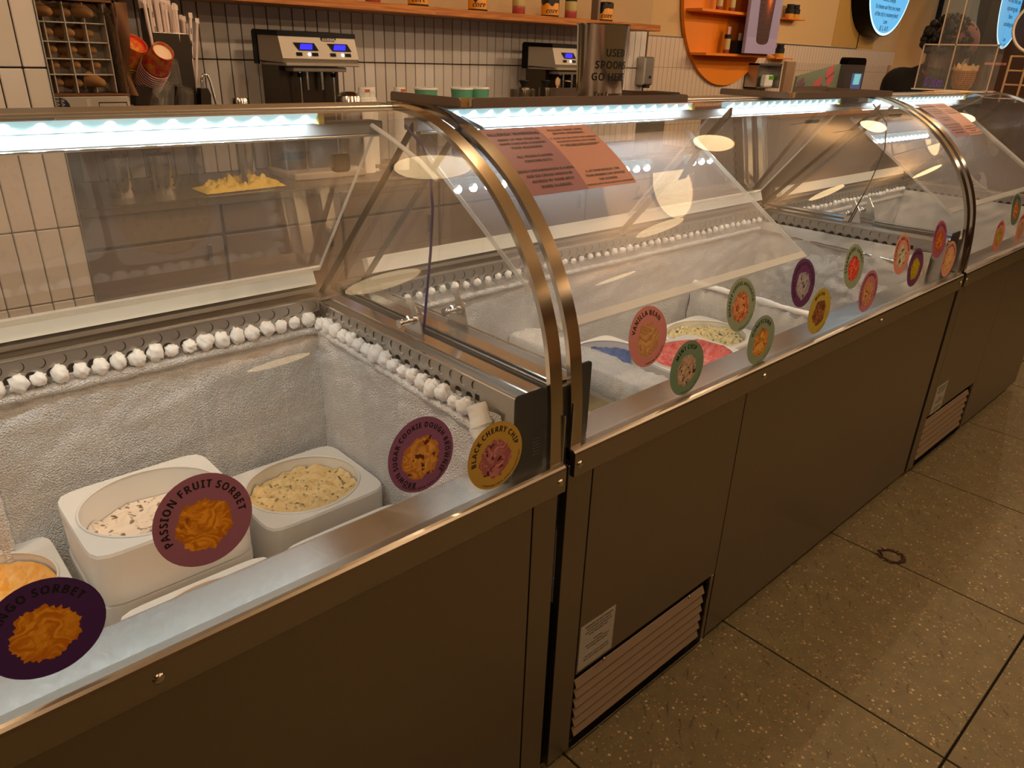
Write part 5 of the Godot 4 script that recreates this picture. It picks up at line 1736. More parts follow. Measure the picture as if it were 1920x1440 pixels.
func cup_stack(base: Vector3, mouth: Vector3, n: int, r0: float, r1: float, label: String, group: String, tone: Color, printed: bool) -> void:
	var im := Image.create(96, 96, false, Image.FORMAT_RGB8)
	var nz := FastNoiseLite.new()
	nz.seed = 6 if printed else 8
	nz.frequency = 0.022
	var pal := [tone, tone, tone.lerp(Color(0.75, 0.30, 0.10), 0.5), Color(0.80, 0.50, 0.10), Color(0.50, 0.55, 0.14)] if not printed else [Color(0.85, 0.55, 0.10), Color(0.90, 0.40, 0.10), Color(0.90, 0.25, 0.32), Color(0.90, 0.62, 0.14), Color(0.78, 0.68, 0.30)]
	for y in 96:
		for x in 96:
			var k := clampf((nz.get_noise_2d(x, y) + 0.6) * 3.6, 0, 3.99)
			im.set_pixel(x, y, pal[int(k)].lerp(pal[int(k) + 1], fposmod(k, 1.0)))
	var pm := mat(Color.WHITE, 0.45)
	pm.albedo_texture = image_tex(im)
	pm.uv1_triplanar = true
	pm.uv1_scale = Vector3(11, 11, 11)
	var L := base.distance_to(mouth)
	var T := along(mouth, base)
	var rimm := mat(Color(0.86, 0.74, 0.70), 0.6) if not printed else mat(Color(0.80, 0.66, 0.20), 0.6)
	for k in n:
		var t := thing("paper_cup", label % ("outermost" if k == 0 else ORD[k]), "paper cup", Vector3.ZERO, group)
		t.transform = T.translated_local(Vector3(0, -0.0105 * k, 0))
		if k == 0:
			obj("wall", lt([Vector2(r1, 0), Vector2(r0, L), Vector2(r0 * 0.93, L), Vector2(r0 * 0.90, L - 0.012)], 32), pm, t)
			obj("bottom", lt([Vector2(r0 * 0.92, L - 0.012), Vector2(0, L - 0.012)], 32), pm if printed else mat(Color(0.92, 0.80, 0.68), 0.7), t)
			var w := S()
			write(w, "Van Leeuwen", 0.020, Vector2(0, L * 0.42), func(p: Vector2) -> Vector3:
				var r := lerpf(r1, r0, p.y / L) + 0.0008
				var a := PI / 2 - p.x / r - 0.1
				return Vector3(cos(a) * r, p.y, sin(a) * r), serif, 0.3, 0.8)
			obj("lettering", w, M.black_print, t)
		else:
			obj("wall", lt([Vector2(r1, 0), Vector2(r1 * 0.985, 0.02)], 28), mat(tone * 0.9, 0.5) if k == 1 else M.cup_wall if M.has("cup_wall") else mat(tone * 0.9, 0.5), t)
		obj("rolled_rim", lt([Vector2(r1 * 0.99, -0.002), Vector2(r1 * 1.04, -0.001), Vector2(r1 * 1.05, 0.002), Vector2(r1 * 1.02, 0.004)], 28), rimm, t)


func mixer(at: Vector3, label: String, which: int) -> void:
	var t := thing("drink_mixer", label, "mixer", at, "drink mixers on the back counter")
	var body := mat(Color(0.66, 0.62, 0.57), 0.42, 0.35)
	var z1 := 0.10
	# head: wedge with a sloping face
	var head := [Vector2(-0.13, 0.445), Vector2(z1, 0.440), Vector2(z1 + 0.012, 0.455), Vector2(z1 - 0.016, 0.535), Vector2(-0.13, 0.54)]
	obj("head", pr(head, Vector3(-0.165, 0, 0), Vector3.BACK, Vector3.UP, Vector3(0.33, 0, 0)), body, t)
	obj("top_cap", pr([Vector2(-0.135, 0.536), Vector2(z1 - 0.012, 0.533), Vector2(z1 - 0.014, 0.549), Vector2(-0.125, 0.556)], Vector3(-0.168, 0, 0), Vector3.BACK, Vector3.UP, Vector3(0.336, 0, 0)), M.black, t)
	obj("back_edge", sp(Vector3(-0.169, 0.43, -0.135), Vector3(-0.163, 0.55, -0.09), 0.002), M.black, t)
	obj("lower_lip", sp(Vector3(-0.155, 0.428, -0.1), Vector3(0.165, 0.440, z1 + 0.016), 0.003), body, t)
	obj("neck_plate", sp(Vector3(-0.115, 0.408, -0.1), Vector3(0.12, 0.425, z1 - 0.01), 0.003), body, t)
	obj("column", pr([Vector2(-0.13, 0), Vector2(0.02, 0), Vector2(0.02, 0.43), Vector2(-0.13, 0.43)], Vector3(-0.14, 0, 0), Vector3.BACK, Vector3.UP, Vector3(0.26, 0, 0)), M.dark_steel, t)
	obj("foot", sp(Vector3(-0.165, 0, -0.13), Vector3(0.165, 0.03, 0.13), 0.006), body, t)
	for x in [-0.072, 0.075]:
		var g := S()
		rod(g, Vector3(x, 0.0, 0.06), Vector3(x, 0.415, 0.06), 0.004, 10)
		obj("guide_rod", g, M.bright, t)
		obj("clamp", bx(Vector3(x, 0.395, 0.06), Vector3(0.018, 0.016, 0.018), 0.002), M.black, t)
	for x in [-0.035, 0.03]:
		var sp_ := S()
		rod(sp_, Vector3(x, 0.34, 0.045), Vector3(x, 0.41, 0.045), 0.0065, 12, 0.008)
		obj("spindle", sp_, M.bright, t)
	# sloping control face
	var n := Vector2(0.08, 0.028).normalized()
	var up := Vector3(0, 0.080, -0.028).normalized()
	var o := Vector3(0, 0.497, z1 - 0.0015) + Vector3(0, n.y, n.x) * 0.0008
	var out := Vector3(0, n.y, n.x) * 0.0012
	for k in 2:
		var cx := -0.058 if k == 0 else 0.088
		obj("display_frame", pr([Vector2(-0.052, 0.014), Vector2(0.036, 0.014), Vector2(0.050, -0.014), Vector2(-0.034, -0.014)], o + Vector3(cx, 0, 0), Vector3.RIGHT, up, out), M.black, t)
		obj("blue_display", pr([Vector2(-0.022, 0.010), Vector2(0.028, 0.010), Vector2(0.022, -0.011), Vector2(-0.032, -0.011)], o + Vector3(cx, 0, 0) + out, Vector3.RIGHT, up, out * 0.4), M.screen_blue, t)
		obj("button", pr([Vector2(-0.048, -0.022), Vector2(-0.024, -0.022), Vector2(-0.024, -0.034), Vector2(-0.048, -0.034)], o + Vector3(cx, 0, 0), Vector3.RIGHT, up, out), M.black, t)
		obj("button", pr([Vector2(0.018, -0.022), Vector2(0.044, -0.022), Vector2(0.044, -0.034), Vector2(0.018, -0.034)], o + Vector3(cx, 0, 0), Vector3.RIGHT, up, out), M.black, t)
		var li := []
		for p in circle(0.006, 14): li.append(p + Vector2(0.007, -0.028))
		obj("indicator_light", pr(li, o + Vector3(cx, 0, 0), Vector3.RIGHT, up, out), M.button_light, t)
	var bd := []
	for p in rounded(0.066, 0.018, 0.0085): bd.append(p + Vector2(0.045, 0.033))
	var badge := obj("badge", pr(bd, o, Vector3.RIGHT, up, out * 1.5), M.black, t)
	var w := S()
	write(w, "WARING", 0.0145, Vector2(0.045, 0.028), func(p: Vector2) -> Vector3: return o + Vector3(p.x, 0, 0) + up * p.y + out * 1.8)
	obj("lettering", w, M.bright, badge)


# ---------------------------------------------------------------- the far end of the shop
func build_far_side() -> void:
	# orange half-round wall cabinet with two shelves
	var c := thing("round_shelf", "orange round-bottomed wall cabinet with shelves on the far wall", "shelf", Vector3(5.86, 2.04, -2.99))
	var R := 0.68
	var hull := S()
	for k in 40:
		var a0 := PI + PI * k / 40.0
		var a1 := PI + PI * (k + 1) / 40.0
		var P := func(a: float, r: float, z: float) -> Vector3: return Vector3(cos(a) * r, sin(a) * r, z)
		quad(hull, P.call(a0, R, 0.0), P.call(a1, R, 0.0), P.call(a1, R, 0.03), P.call(a0, R, 0.03), Vector3(0, 0, 0))
		tri(hull, P.call(a0, R, 0.03), P.call(a1, R, 0.03), Vector3(0, 0, 0.03), Vector3(0, 0, -1))
	obj("round_panel", hull, M.orange, c)
	obj("upper_panel", sp(Vector3(-R, 0, 0), Vector3(R, 0.75, 0.03)), M.orange, c)
	obj("shelf_board", sp(Vector3(-0.64, -0.152, 0.03), Vector3(0.40, -0.132, 0.18), 0.002), M.orange, c)
	obj("shelf_board", sp(Vector3(-0.52, -0.455, 0.03), Vector3(0.515, -0.435, 0.18), 0.002), M.orange, c)
	obj("upright", sp(Vector3(0.375, -0.44, 0.03), Vector3(0.395, 0.75, 0.18), 0.002), M.orange, c)
	obj("inner_corner", sp(Vector3(-0.06, -0.44, 0.03), Vector3(-0.04, 0.75, 0.035)), M.orange, c)
	var stock := [[5.54, 0.132, 0], [5.72, 0.132, 0], [5.72, 0.435, 1], [5.86, 0.435, 2], [6.00, 0.435, 3]]
	var names := ["left small cream bottle on the orange cabinet's upper shelf", "right small cream bottle on the orange cabinet's upper shelf", "cream bottle with black cap and price card on the lower orange shelf", "black box with a pale card on the lower orange shelf", "small dripping sauce jar with a pink card on the lower orange shelf"]
	for i in stock.size():
		var at := Vector3(stock[i][0], 2.04 - stock[i][1], -2.88)
		var k: int = stock[i][2]
		if k == 2:
			var t := thing("black_box", names[i], "box", at)
			obj("box", bx(Vector3(0, 0.05, 0), Vector3(0.105, 0.10, 0.08), 0.003), M.black_matt, t)
			obj("card", bx(Vector3(0.01, 0.128, 0.02), Vector3(0.045, 0.055, 0.003)), M.white, t)
			continue
		var t2 := thing("topping_bottle", names[i], "bottle", at, "bottles in the orange cabinet")
		obj("bottle", lt([Vector2(0, 0), Vector2(0.023, 0), Vector2(0.025, 0.004), Vector2(0.025, 0.03)], 20), mat(Color(0.56, 0.26, 0.20), 0.4) if k < 2 else mat(Color(0.82, 0.56, 0.12), 0.4), t2)
		obj("label_band", lt([Vector2(0.0255, 0.03), Vector2(0.0255, 0.105 if k < 2 else 0.05), Vector2(0.02, 0.112 if k < 2 else 0.055), Vector2(0, 0.112 if k < 2 else 0.055)], 20), mat(Color(0.74, 0.66, 0.44), 0.5) if k < 2 else mat(Color(0.80, 0.58, 0.16), 0.5), t2)
		if k > 0:
			var y0 := 0.112 if k == 1 else 0.055
			obj("cap", lt([Vector2(0.026, y0), Vector2(0.027, y0 + 0.028), Vector2(0, y0 + 0.028)], 20), M.black_matt, t2)
			obj("card", bx(Vector3(0.01, y0 + 0.058, 0), Vector3(0.04, 0.055, 0.003)), mat(Color(0.82, 0.66, 0.68), 0.6), t2)
	# lavender poster of an iced brown drink
	var po := thing("poster", "lavender poster of a tall glass of frosty brown drink on the far wall", "poster", Vector3(5.785, 1.611, -2.75))
	obj("board", sp(Vector3(0, 0, -0.03), Vector3(0.48, 0.95, 0), 0.003), mat(Color(0.60, 0.57, 0.72), 0.6), po)
	var gi := Image.create(128, 192, false, Image.FORMAT_RGB8)
	var n := FastNoiseLite.new()
	n.frequency = 0.16
	n.fractal_octaves = 3
	var n2 := FastNoiseLite.new()
	n2.seed = 3
	n2.frequency = 0.03
	for y in 192:
		for x in 128:
			var v := n.get_noise_2d(x, y)
			var col := Color(0.16, 0.09, 0.09).lerp(Color(0.42, 0.27, 0.25), clampf(0.4 + v, 0, 1))
			var h := exp(-pow((x - 84.0) / 24.0, 2) - pow((y - 75.0) / 40.0, 2))
			col = col.lerp(Color(0.86, 0.36, 0.10), clampf(h * 1.3, 0, 1))
			col = col.lerp(Color(0.95, 0.74, 0.50), clampf((h - 0.5) * 1.4 + n2.get_noise_2d(x * 1.0, y * 2.5) * 0.7 * h, 0, 1))
			gi.set_pixel(x, y, col)
	var gm := mat(Color.WHITE, 0.6)
	gm.albedo_texture = image_tex(gi)
	var gs := S()
	sheet(gs, 12, 16, func(u: float, v: float) -> Vector3:
		var w := lerpf(0.094, 0.135, v)
		var a := (u - 0.5) * 2.0
		return Vector3(0.242 + a * w, 0.07 + v * 0.62 + (1.0 - sqrt(maxf(0.0, 1.0 - a * a))) * 0.03 * (1.0 - v), 0.002))
	obj("printed_glass", gs, gm, po)
	obj("printed_table", sp(Vector3(0.002, 0.002, 0.0002), Vector3(0.478, 0.12, 0.001)), mat(Color(0.64, 0.60, 0.76), 0.6), po)
	# two small yellow wall ledges with sauces
	for q in [[6.80, 1.915, 2, "upper small orange wall ledge right of the poster"], [6.70, 1.592, 1, "lower small orange wall ledge at the poster's corner"]]:
		var le := thing("wall_ledge", q[3], "shelf", Vector3(q[0], q[1], -2.99), "small orange wall ledges")
		obj("board", sp(Vector3(-0.15, -0.012, 0), Vector3(0.15, 0.0, 0.10), 0.002), M.orange, le)
		for k in q[2]:
			var t := thing("sauce_jar", ["left dripping sauce jar on the upper orange ledge", "right dripping sauce jar on the upper orange ledge", "single sauce jar on the lower orange ledge"][k if q[2] == 2 else 2], "jar", Vector3(q[0] - 0.06 + 0.10 * k if q[2] == 2 else q[0] - 0.02, q[1] + 0.0005, -2.94), "sauce jars on the orange ledges")
			obj("jar", lt([Vector2(0, 0), Vector2(0.036, 0), Vector2(0.038, 0.004), Vector2(0.038, 0.055), Vector2(0, 0.06)], 18), mat(Color(0.84, 0.60, 0.22), 0.4), t)
			obj("dripping_lid", lt([Vector2(0.039, 0.035), Vector2(0.0395, 0.075), Vector2(0.03, 0.08), Vector2(0.032, 0.11), Vector2(0, 0.11)], 18), M.black_matt, t)
	# round blue-lit signs
	for q in [[Vector3(8.46, 2.34, -2.93), 0.0, "round light blue illuminated sign with black rim on the far wall"], [Vector3(9.20, 2.21, -2.02), 0.05, "second round blue sign standing out by the dark end of the shop"]]:
		var s := thing("round_sign", q[2], "sign", q[0], "round illuminated signs", q[1])
		var Z := Transform3D(Basis(Vector3.RIGHT, PI / 2), Vector3.ZERO)
		var rr := 0.51 if q[1] == 0.0 else 0.47
		obj("drum", lt([Vector2(rr, -0.07), Vector2(rr, 0.11), Vector2(rr - 0.008, 0.112)], 64, Z), M.black, s)
		obj("light_rim", lt([Vector2(rr - 0.008, 0.111), Vector2(rr - 0.03, 0.113)], 64, Z), M.sign_rim, s)
		obj("light_face", lt([Vector2(0, 0.112), Vector2(rr - 0.028, 0.112)], 64, Z), M.sign_light, s)
		var ink := S()
		var rows := [["We use only good ingredients", 0.10], ["simple, real, ice cream.", 0.02], ["Ours are special", -0.09], ["flavors, simply.", -0.165], ["To choose our first ice cream", -0.235], ["of the city's creamery best!", -0.30]] if q[1] == 0.0 else [["made from scratch", 0.05], ["with milk, cream, cane", -0.02], ["sugar and egg yolks", -0.09], ["flavors", -0.16], ["and nothing else", -0.23]]
		for l in rows:
			write(ink, l[0], 0.052, Vector2(0, l[1] - 0.01), func(p: Vector2) -> Vector3: return Vector3(p.x * 0.82, p.y, 0.1135))
		write(ink, "Love", 0.05, Vector2(0, -0.375), func(p: Vector2) -> Vector3: return Vector3(p.x * 0.8, p.y, 0.1135))
		write(ink, "B. L. & P.", 0.06, Vector2(0, -0.435), func(p: Vector2) -> Vector3: return Vector3(p.x * 0.8, p.y, 0.1135), serif, 0.3)
		obj("lettering", ink, M.sign_print, s)
		if q[1] != 0.0:
			var post := S()
			rod(post, Vector3(0.05, -2.21, 0.02), Vector3(0.05, -0.44, 0.02), 0.015, 10)
			obj("post", post, M.black_matt, s)
	# steel wall recess with a packet
	var rc := thing("towel_cabinet", "open steel towel cabinet on the far wall with a green packet inside", "cabinet", Vector3(6.43, 1.34, -2.985))
	for q in [[Vector3(-.20, 0, 0), Vector3(-.185, .20, .12)], [Vector3(.185, 0, 0), Vector3(.20, .20, .12)], [Vector3(-.20, .185, 0), Vector3(.20, .20, .12)], [Vector3(-.20, 0, 0), Vector3(.20, .20, .006)], [Vector3(-.20, 0, 0), Vector3(.20, .008, .12)]]:
		obj("panel", sp(q[0], q[1]), M.plate, rc)
	var pk := thing("green_packet", "white packet with a green band inside the towel cabinet", "packet", Vector3(6.50, 1.3485, -2.92))
	obj("bag", bx(Vector3(0, 0.05, 0), Vector3(0.13, 0.10, 0.06), 0.012), M.white, pk)
	obj("band", bx(Vector3(0.02, 0.075, 0), Vector3(0.094, 0.034, 0.063), 0.004), mat(Color(0.32, 0.60, 0.10), 0.6), pk)
	# side counter with its glass guard, card reader and patterned board
	var sc := thing("side_counter", "low wooden fronted side counter beyond the cabinets", "counter", Vector3(0, 0, 0))
	obj("worktop", sp(Vector3(4.5, 1.235, -2.3), Vector3(6.4, 1.26, -1.62), 0.003), M.wood, sc)
	obj("body", sp(Vector3(4.55, 0, -2.25), Vector3(6.35, 1.235, -1.66)), M.cupboard, sc)
	var g := thing("glass_guard", "low clear glass guard between two tan posts on the side counter", "guard", Vector3(0, 1.26, -1.70))
	for x in [4.61, 6.13]:
		obj("post", sp(Vector3(x - 0.055, 0, -.012), Vector3(x + 0.055, .298, .012), 0.002), mat(Color(0.55, 0.44, 0.34), 0.5), g)
	obj("pane", sp(Vector3(4.67, 0.01, -.003), Vector3(6.07, .292, .003)), M.acrylic, g)
	var sb := thing("patterned_board", "mint board printed with pink paper cups beside the card reader", "board", Vector3(5.19, 1.2605, -1.80))
	sb.scale = Vector3(1.25, 1.45, 1.25)
	var pg := PackedVector2Array([Vector2(-0.255, 0.0), Vector2(0.26, 0.0), Vector2(0.25, 0.205), Vector2(-0.235, 0.145)])
	var bst := S()
	prism(bst, pg, Vector3.ZERO, Vector3.RIGHT, Vector3.UP, Vector3(0, 0, 0.012))
	obj("board", bst, mat(Color(0.42, 0.50, 0.41), 0.6), sb)
	for q in [[-0.19, 0.105, 0.8, 0], [-0.10, 0.03, 1.0, 1], [0.0, 0.10, 1.0, 1], [0.12, 0.155, 1.0, 1], [-0.24, 0.02, 0.7, 0]]:
		var cup := []
		for p in [Vector2(-0.045, 0.035), Vector2(0.045, 0.035), Vector2(0.033, -0.045), Vector2(-0.033, -0.045)]: cup.append(p.rotated(0.35) * q[2] + Vector2(q[0], q[1]))
		var ok := []
		for p in cup: ok.append(Vector2(p.x, clampf(p.y, 0.002, 0.20)))
		obj("printed_cup", pr(ok, Vector3(0, 0, 0.0122), Vector3.RIGHT, Vector3.UP, Vector3(0, 0, 0.0006)), mat(Color(0.76, 0.30, 0.34) if q[3] else Color(0.45, 0.28, 0.40), 0.6), sb)
		var w := S()
		write(w, "Van Leeuwen", 0.018, Vector2(q[0], q[1] - 0.005), func(p: Vector2) -> Vector3: return Vector3(p.x, q[1] + (p.y - q[1]) + (p.x - q[0]) * 0.36, 0.0131), serif, 0.3, 0.8)
		obj("lettering", w, M.black_print, sb)
	var cr := thing("card_reader", "tall black card reader with a lit blue screen on the side counter", "card reader", Vector3(5.62, 1.2605, -1.76))
	cr.scale = Vector3(1.22, 1.35, 1.2)
	var cp := []
	for p in rounded(0.235, 0.25, 0.025): cp.append(p + Vector2(0, 0.125))
	obj("body", pr(cp, Vector3(0, 0, -0.03), Vector3.RIGHT, Vector3.UP, Vector3(0, 0, 0.05)), M.black, cr)
	obj("screen", sp(Vector3(-0.035, 0.06, 0.0202), Vector3(0.095, 0.175, 0.021)), glow(Color(0.22, 0.30, 0.52), 0.6), cr)
	obj("screen_picture", pr([Vector2(-0.01, 0.12), Vector2(0.07, 0.12), Vector2(0.078, 0.172), Vector2(-0.005, 0.172)], Vector3(0, 0, 0.0211), Vector3.RIGHT, Vector3.UP, Vector3(0, 0, 0.0004)), glow(Color(0.42, 0.75, 0.82), 0.8), cr)
	var bt := thing("black_tray", "flat black tray on the side counter left of the brown metal tray", "tray", Vector3(3.55, 1.3225, -1.95))
	obj("tray", bx(Vector3(0.05, 0.03, 0), Vector3(0.26, 0.05, 0.2), 0.01), M.black_matt, bt)
	obj("stand", sp(Vector3(-0.02, -0.2725, -0.05), Vector3(0.12, 0.006, 0.05), 0.002), M.black_matt, bt)
	# at the dark end: hoop, rack, small ledge
	var hp := S()
	var pts := []
	for k in 49: pts.append(Vector3(8.0, 1.90 + 0.215 * sin(TAU * k / 48), -1.27 + 0.235 * cos(TAU * k / 48)))
	tube(hp, pts, 0.012, 8)
	tag(obj("wall_hoop", hp, M.ring_light), "white hoop hanging in the dark end of the shop", "hoop")
	var rk := thing("grid_rack", "pale wooden grid rack at the dark end of the shop", "rack", Vector3(8.0, 1.30, -1.25))
	for k in 4:
		var b := S()
		box(b, Vector3(0, 0.18, -0.21 + 0.13 * k), Vector3(0.02, 0.38, 0.014), 0.002)
		obj("upright_bar", b, mat(Color(0.74, 0.60, 0.44), 0.7), rk)
		var b2 := S()
		box(b2, Vector3(0.012, 0.02 + 0.115 * k, -0.015), Vector3(0.014, 0.014, 0.41), 0.002)
		obj("cross_bar", b2, mat(Color(0.74, 0.60, 0.44), 0.7), rk)
	obj("foot", bx(Vector3(0.01, -0.64, -0.015), Vector3(0.05, 1.32, 0.06), 0.004), M.dark_wall, rk)
	tag(obj("pink_ledge", bx(Vector3(8.1, 1.60, -1.60), Vector3(0.06, 0.02, 0.16), 0.002), mat(Color(0.70, 0.42, 0.34), 0.7)), "small pinkish ledge left of the grid rack", "shelf")


# ---------------------------------------------------------------- the person behind the acrylic stand
func build_person() -> void:
	# joints with radii; metres; the figure stands in the aisle, head bent and turned away to the right
	var o := Vector3(4.92, 0, -0.97)
	var t := thing("person", "person with curly dark hair, mauve cap and black T-shirt standing behind the acrylic stand", "person", o)
	var J := {
		"hip": [Vector3(0, 0.98, -0.02), 0.15], "waist": [Vector3(0, 1.14, -0.02), 0.135], "chest": [Vector3(0, 1.34, -0.03), 0.155], "collar": [Vector3(0.0, 1.47, -0.03), 0.085], "neck": [Vector3(0.02, 1.56, 0.005), 0.062], "skull": [Vector3(0.055, 1.635, 0.035), 0.082],
		"crown": [Vector3(0.045, 1.70, 0.05), 0.098], "jaw": [Vector3(0.115, 1.605, 0.06), 0.052],
		"sl": [Vector3(0.01, 1.445, -0.185), 0.072], "el": [Vector3(0.02, 1.17, -0.26), 0.052], "wl": [Vector3(0.20, 1.06, -0.15), 0.036],
		"sr": [Vector3(0.01, 1.445, 0.145), 0.072], "er": [Vector3(0.03, 1.17, 0.22), 0.052], "wr": [Vector3(0.20, 1.06, 0.14), 0.036],
		"kl": [Vector3(0.02, 0.52, -0.10), 0.072], "al": [Vector3(-0.01, 0.09, -0.11), 0.048], "tl": [Vector3(0.14, 0.035, -0.13), 0.036], "hl": [Vector3(0, 0.93, -0.10), 0.105],
		"kr": [Vector3(0.02, 0.52, 0.09), 0.072], "ar": [Vector3(-0.01, 0.09, 0.10), 0.048], "tr": [Vector3(0.14, 0.035, 0.12), 0.036], "hr": [Vector3(0, 0.93, 0.07), 0.105],
	}
	var skin := mat(Color(0.24, 0.125, 0.08), 0.55)
	skin.subsurf_scatter_enabled = true
	skin.subsurf_scatter_strength = 0.1
	var bones := [["hip", "waist"], ["waist", "chest"], ["chest", "collar"], ["collar", "neck"], ["neck", "skull"], ["skull", "crown"], ["skull", "jaw"], ["chest", "sl"], ["sl", "el"], ["el", "wl"], ["chest", "sr"], ["sr", "er"], ["er", "wr"], ["hip", "hl"], ["hl", "kl"], ["kl", "al"], ["al", "tl"], ["hip", "hr"], ["hr", "kr"], ["kr", "ar"], ["ar", "tr"]]
	obj("body", nets(cap_list(J, bones), 0.016, 0.03), skin, t)
	# face: nose, ear, lips as small added forms on the head, looking along +x and down
	var face := S(true)
	for q in [[Vector3(0.158, 1.635, 0.064), Vector3(0.020, 0.022, 0.014)], [Vector3(0.148, 1.607, 0.064), Vector3(0.015, 0.010, 0.024)], [Vector3(0.075, 1.632, -0.036), Vector3(0.018, 0.028, 0.010)], [Vector3(0.075, 1.632, 0.118), Vector3(0.018, 0.028, 0.010)]]:
		blob(face, q[0], q[1])
	obj("face_features", face, skin, t)
	var eyes := S(true)
	for z in [0.038, 0.090]: blob(eyes, Vector3(0.134, 1.654, z), Vector3(0.010, 0.007, 0.012))
	obj("eyes", eyes, mat(Color(0.05, 0.03, 0.025), 0.3), t)
	for s in [-1.0, 1.0]:
		var w: Vector3 = J.wl[0] if s < 0 else J.wr[0]
		var caps := []
		var d := Vector3(0.95, -0.12, -s * 0.25).normalized()
		var side := Vector3(0, 0.1, 1.0).normalized()
		caps.append([w, w + d * 0.045, 0.026, 0.032])
		caps.append([w + d * 0.04 - side * 0.018, w + d * 0.09 - side * 0.024, 0.016, 0.014])
		caps.append([w + d * 0.04 + side * 0.018, w + d * 0.09 + side * 0.024, 0.016, 0.014])
		for k in 4:
			var root := w + d * 0.088 + side * (-0.030 + 0.020 * k)
			var L: float = [0.062, 0.076, 0.080, 0.068][k]
			var m := root + d * L * 0.55
			caps.append([root, m, 0.0095, 0.009])
			caps.append([m, m + (d + Vector3(0, -0.7, 0)).normalized() * L * 0.5, 0.009, 0.0075])
		caps.append([w + d * 0.03 - side * s * -0.024, w + d * 0.07 + side * s * -0.058, 0.012, 0.0095])
		caps.append([w + d * 0.07 + side * s * -0.058, w + d * 0.105 + side * s * -0.060 + Vector3(0, -0.01, 0), 0.0095, 0.008])
		obj("hand", nets(caps, 0.005, 0.008), skin, t)
	# black T-shirt over the trunk and upper arms, dark trousers, shoes
	var K := J.duplicate(true)
	for k in K: K[k][1] += 0.013
	K["sl2"] = [Vector3(0.015, 1.27, -0.232), 0.074]
	K["sr2"] = [Vector3(0.02, 1.27, 0.192), 0.074]
	K["collar"] = [Vector3(0.0, 1.475, -0.03), 0.086]
	K["sl"] = [Vector3(0.01, 1.452, -0.180), 0.082]
	K["sr"] = [Vector3(0.01, 1.452, 0.140), 0.082]
	obj("t_shirt", nets(cap_list(K, [["hip", "waist"], ["waist", "chest"], ["chest", "collar"], ["collar", "sl"], ["collar", "sr"], ["chest", "sl"], ["sl", "sl2"], ["chest", "sr"], ["sr", "sr2"]]), 0.014, 0.035), mat(Color(0.018, 0.016, 0.018), 0.9), t)
	obj("trousers", nets(cap_list(K, [["hip", "hl"], ["hl", "kl"], ["kl", "al"], ["hip", "hr"], ["hr", "kr"], ["kr", "ar"]]), 0.018, 0.03), mat(Color(0.03, 0.03, 0.04), 0.9), t)
	for s in ["l", "r"]:
		obj("shoe", nets([[K["a" + s][0] + Vector3(-0.03, -0.045, 0), K["t" + s][0] + Vector3(0.02, 0.005, 0), 0.045, 0.04]], 0.012, 0.02), M.black_matt, t)
	# curly hair: many small curls round the back and top of the head
	var hair := S(true)
	var hn := RandomNumberGenerator.new()
	hn.seed = 31
	for i in 240:
		var a := hn.randf() * TAU
		var e := hn.randf_range(-0.5, 1.5)
		var dir := Vector3(cos(a) * cos(e), sin(e), sin(a) * cos(e))
		if dir.x > 0.35 and dir.y < 0.75: continue
		if dir.x > 0.1 and dir.z > 0.2 and dir.y < 0.8: continue
		var p: Vector3 = Vector3(0.035, 1.69, 0.035) + dir * Vector3(0.118, 0.118, 0.125) * hn.randf_range(0.86, 1.12)
		blob(hair, p, Vector3.ONE * hn.randf_range(0.012, 0.024), 7, 5)
	obj("hair", hair, mat(Color(0.045, 0.026, 0.02), 0.75), t)
	var cap := S(true)
	sheet(cap, 26, 9, func(u: float, v: float) -> Vector3:
		var a := u * TAU
		var e := lerpf(-0.25, PI / 2, v)
		var p := Vector3(cos(a) * cos(e) * 0.125, sin(e) * 0.118, sin(a) * cos(e) * 0.120)
		return Vector3(0.055, 1.69, 0.062) + Basis(Vector3(0, 0, 1), -0.45) * Basis(Vector3(1, 0, 0), 0.35) * p)
	obj("cap", cap, mat(Color(0.40, 0.25, 0.26), 0.9), t)
	var em := S()
	write(em, "cookies", 0.028, Vector2.ZERO, func(p: Vector2) -> Vector3:
		var a := 2.55 - p.x / 0.12
		return Vector3(0.055, 1.705, 0.062) + Basis(Vector3(0, 0, 1), -0.45) * Basis(Vector3(1, 0, 0), 0.35) * Vector3(cos(a) * 0.1275 * 0.97, p.y + 0.01, sin(a) * 0.1225 * 0.97), serif, 0.2)
	obj("cap_lettering", em, mat(Color(0.16, 0.10, 0.14), 0.8), t)


func blob(st: SurfaceTool, c: Vector3, r: Vector3, nu := 10, nv := 7) -> void:
	st.set_smooth_group(1)
	var P := func(i: int, j: int) -> Vector3:
		var a := TAU * i / nu
		var e := PI * j / nv - PI / 2
		return c + Vector3(cos(a) * cos(e) * r.x, sin(e) * r.y, sin(a) * cos(e) * r.z)
	for j in nv:
		for i in nu:
			if j > 0: tri(st, P.call(i, j), P.call(i + 1, j), P.call(i, j + 1) if j < nv - 1 else P.call(0, nv), c)
			if j < nv - 1: tri(st, P.call(i + 1, j), P.call(i + 1, j + 1), P.call(i, j + 1), c)


func cap_list(J: Dictionary, bones: Array) -> Array:
	var out := []
	for b in bones: out.append([J[b[0]][0], J[b[1]][0], J[b[0]][1], J[b[1]][1]])
	return out


